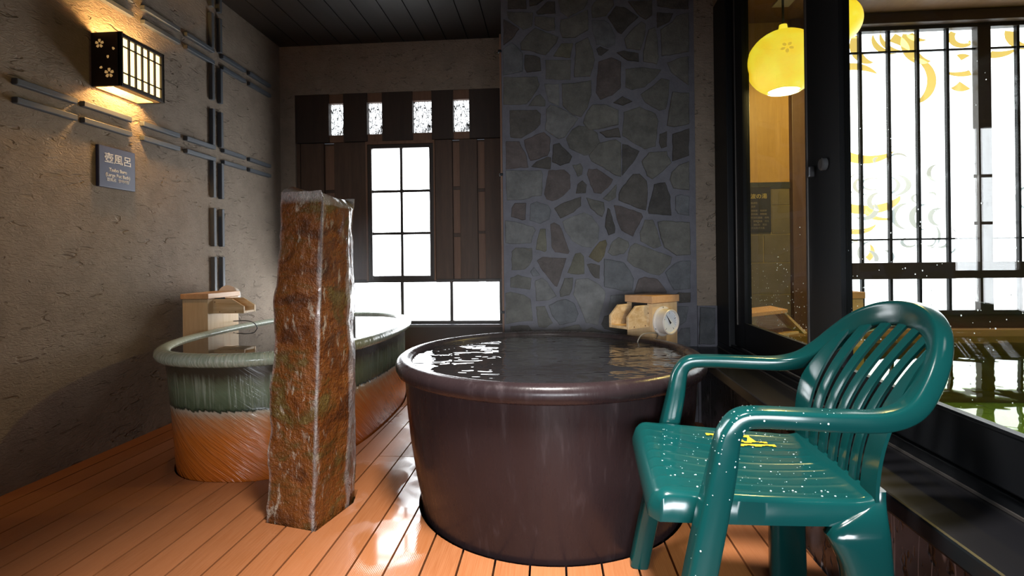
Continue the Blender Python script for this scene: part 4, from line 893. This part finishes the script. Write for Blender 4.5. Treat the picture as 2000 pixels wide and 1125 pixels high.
for s in (1, -1):
    inn = lambda z, s=s: s * 0.140 * spread(z); out = lambda z, s=s: s * (0.205 + 0.018 * min(1, max(0, (z - 0.40) / 0.2)) - 0.04 * max(0, (z - 0.62) / 0.15))
    slat(inn if s > 0 else out, out if s > 0 else inn, 'side_slat')
# seat
bm = bm_new(); nb, nv = 44, 90; G = []
def seat_pt(i, j):
    t = i / nb; s = -1 + 2 * j / nv; b = -0.148 + 0.455 * t; hw = 0.246 - 0.036 * t + 0.006 * math.sin(math.pi * t)
    front = max(0.0, (0.045 - (b + 0.148)) / 0.045); z = 0.470 - 0.045 * (1 - math.sqrt(max(0.0, 1 - front ** 2)))
    z -= 0.016 * math.sin(math.pi * min(1, max(0, (t - 0.08) / 0.92))) * (1 - s * s) + 0.014 * t
    rib = max(0.0, math.cos((s * 4.5 + 0.5 * t * s) * 2 * math.pi)) ** 10
    if 0.05 < t < 0.93 and abs(s) < 0.95: z += 0.0016 * rib
    ed = max(0.0, (abs(s) - 0.92) / 0.08); z -= 0.010 * ed ** 2
    rise = max(0.0, (t - 0.90) / 0.10); z += 0.010 * rise ** 2
    corner = max(0.0, (abs(s) - 0.86) / 0.14) * max(0.0, 1 - t / 0.08); b += 0.022 * corner ** 1.6
    return CH(b, s * hw, z)
for i in range(nb + 1): G.append([bm.verts.new(seat_pt(i, j)) for j in range(nv + 1)])
for i in range(nb):
    for j in range(nv): bm.faces.new((G[i][j], G[i + 1][j], G[i + 1][j + 1], G[i][j + 1]))
edge = [G[0][j] for j in range(nv + 1)] + [G[i][nv] for i in range(1, nb + 1)] + [G[nb][j] for j in range(nv - 1, -1, -1)] + [G[i][0] for i in range(nb - 1, 0, -1)]
low = [bm.verts.new((v.co.x, v.co.y, min(0.407, v.co.z - 0.008))) for k, v in enumerate(edge)]
low2 = [bm.verts.new(CH(0.14, 0, 0) + (v.co - CH(0.14, 0, v.co.z)) * 0.975 + Vector((0, 0, 0)) - CH(0.14, 0, 0) * 0 ) for v in low]
for a, v in zip(low2, low): q = CH(0.14, 0, v.co.z); a.co = q + (v.co - q) * 0.972
ne = len(edge)
for k in range(ne):
    m_ = (k + 1) % ne; bm.faces.new((edge[k], edge[m_], low[m_], low[k])); bm.faces.new((low[k], low[m_], low2[m_], low2[k]))
seat = obj('seat', bm, M['chair'], chair, smooth=0.9, recalc=True)
# yellow print on the seat
def seat_z(b, v):
    t = (b + 0.148) / 0.455; s = v / (0.246 - 0.036 * t)
    return 0.470 - 0.016 * math.sin(math.pi * min(1, max(0, (t - 0.08) / 0.92))) * (1 - s * s) - 0.014 * t + 0.0022
bm = bm_new()
def patch(pts):
    n = len(pts); vs = [bm.verts.new(CH(b, v, seat_z(b, v))) for b, v in pts]; bm.faces.new(vs)
for v0, v1, b0, b1 in ((0.160, 0.174, 0.05, 0.165), (0.106, 0.118, 0.09, 0.215), (0.128, 0.135, 0.06, 0.20)):
    for k in range(14): a, c = b0 + (b1 - b0) * k / 14, b0 + (b1 - b0) * (k + 1) / 14; w = 0.004 * math.sin(k * 1.3); patch([(a, v0 + w), (c, v0 + w), (c, v1), (a, v1)])
for k in range(4): a = 0.06 + 0.030 * k; patch([(a, 0.135), (a + 0.024, 0.135), (a + 0.016, 0.160), (a + 0.008, 0.160)])
obj('yellow_print', bm, M['emblem'], seat, recalc=False)

# ---------------------------------------------------------------- water beads
def bead(bm, p, n, r, h=0.6):
    n = Vector(n).normalized(); a = n.orthogonal().normalized(); b = n.cross(a); top = bm.verts.new(Vector(p) + n * r * h); L = []
    for rr, hh in ((0.62, 0.75), (1.0, 0.0)): L.append([bm.verts.new(Vector(p) + (a * math.cos(R(60 * k)) + b * math.sin(R(60 * k))) * r * rr + n * r * h * hh) for k in range(6)])
    for k in range(6): bm.faces.new((top, L[0][k], L[0][(k + 1) % 6])); bm.faces.new((L[0][k], L[1][k], L[1][(k + 1) % 6], L[0][(k + 1) % 6]))
rnd = random.Random(3); bm = bm_new()
for _ in range(210):
    b, v = rnd.uniform(-0.10, 0.27), rnd.uniform(-0.20, 0.20); bead(bm, CH(b, v, seat_z(b, v) - 0.0022), (0, 0, 1), rnd.choice((0.0007, 0.0010, 0.0013, 0.0022)), 0.5)
for _ in range(150):                                            # along the near front leg and arm
    i = rnd.randrange(len(loops) - 60, len(loops) - 2); lp = loops[i]; k = rnd.randrange(20); cen_ = sum(lp, Vector()) / 20; nn = (lp[k] - cen_); bead(bm, lp[k], nn, rnd.choice((0.0007, 0.0009, 0.0012, 0.0020)), 0.5)
for f in bm.faces: f.smooth = True
o = obj('water_beads', bm, M['drop']); tag(o, 'beads of water scattered over the green plastic armchair', 'water drops')['kind'] = 'stuff'
bm = bm_new()
for _ in range(190):
    y = rnd.uniform(1.95, 2.66); z = 0.62 + abs(rnd.gauss(0, 0.16)); bead(bm, RW((0.9995, y, z)), (-1, -0.03, 0), rnd.choice((0.0012, 0.0018, 0.0026)), 0.5)
for _ in range(230):
    y = rnd.uniform(0.75, 1.69); z = rnd.choice((rnd.gauss(0.80, 0.10), rnd.uniform(0.62, 1.4))); bead(bm, RW((0.9595, y, max(0.61, z))), (-1, -0.03, 0), rnd.choice((0.0010, 0.0015, 0.0022)), 0.5)
for f in bm.faces: f.smooth = True
o = obj('water_beads', bm, M['drop']); tag(o, 'tiny splashed drops clinging to the glass doors', 'water drops')['kind'] = 'stuff'

# ---------------------------------------------------------------- lights of the inner bath
area('bath_daylight', (3.8, 4.45, 1.7), (3.5, 2.6, 0.0), 2.4, 1.8, 60, (0.93, 0.97, 1.0))

# ---------------------------------------------------------------- thin steam over both baths
sm = bpy.data.materials.new('steam'); sm.use_nodes = True; t = sm.node_tree; t.nodes.remove(t.nodes['Principled BSDF'])
pv = t.nodes.new('ShaderNodeVolumeScatter'); pv.inputs['Color'].default_value = (0.95, 0.97, 1.0, 1); pv.inputs['Anisotropy'].default_value = 0.2
tc = t.nodes.new('ShaderNodeTexCoord'); mp = t.nodes.new('ShaderNodeMapping'); mp.inputs['Scale'].default_value = (1.0, 1.0, 0.55); ns = t.nodes.new('ShaderNodeTexNoise'); ns.inputs['Scale'].default_value = 3.2; ns.inputs['Detail'].default_value = 4; ns.inputs['Distortion'].default_value = 0.8
rp = t.nodes.new('ShaderNodeMapRange'); rp.inputs['From Min'].default_value = 0.47; rp.inputs['From Max'].default_value = 0.75; rp.inputs['To Min'].default_value = 0.02; rp.inputs['To Max'].default_value = 0.30
t.links.new(tc.outputs['Object'], mp.inputs[0]); t.links.new(mp.outputs[0], ns.inputs[0]); t.links.new(ns.outputs[0], rp.inputs[0])
sx = t.nodes.new('ShaderNodeSeparateXYZ'); t.links.new(tc.outputs['Generated'], sx.inputs[0]); last = rp.outputs[0]
for ax in range(3):                                             # thins out towards the edge of the plume
    iv = t.nodes.new('ShaderNodeMath'); iv.operation = 'SUBTRACT'; iv.inputs[0].default_value = 1.0; t.links.new(sx.outputs[ax], iv.inputs[1])
    ml = t.nodes.new('ShaderNodeMath'); ml.operation = 'MULTIPLY'; t.links.new(iv.outputs[0], ml.inputs[0])
    if ax < 2: t.links.new(sx.outputs[ax], ml.inputs[1])
    else: ml.inputs[1].default_value = 0.5
    m2 = t.nodes.new('ShaderNodeMath'); m2.operation = 'MULTIPLY'; m2.inputs[1].default_value = 3.0; t.links.new(ml.outputs[0], m2.inputs[0])
    m3 = t.nodes.new('ShaderNodeMath'); m3.operation = 'MULTIPLY'; t.links.new(m2.outputs[0], m3.inputs[0]); t.links.new(last, m3.inputs[1]); last = m3.outputs[0]
t.links.new(last, pv.inputs['Density']); t.links.new(pv.outputs[0], t.nodes['Material Output'].inputs['Volume'])
bm = bm_new(); box(bm, -0.56, 0.38, 1.62, 2.50, 0.585, 1.35); o = obj('steam', bm, sm); tag(o, 'thin white steam drifting above the round pot bath', 'steam')['kind'] = 'stuff'
bm = bm_new(); box(bm, -1.84, -0.96, 2.20, 4.00, 0.572, 1.35); o = obj('steam', bm, sm); tag(o, 'thin white steam drifting above the long oval bath', 'steam')['kind'] = 'stuff'
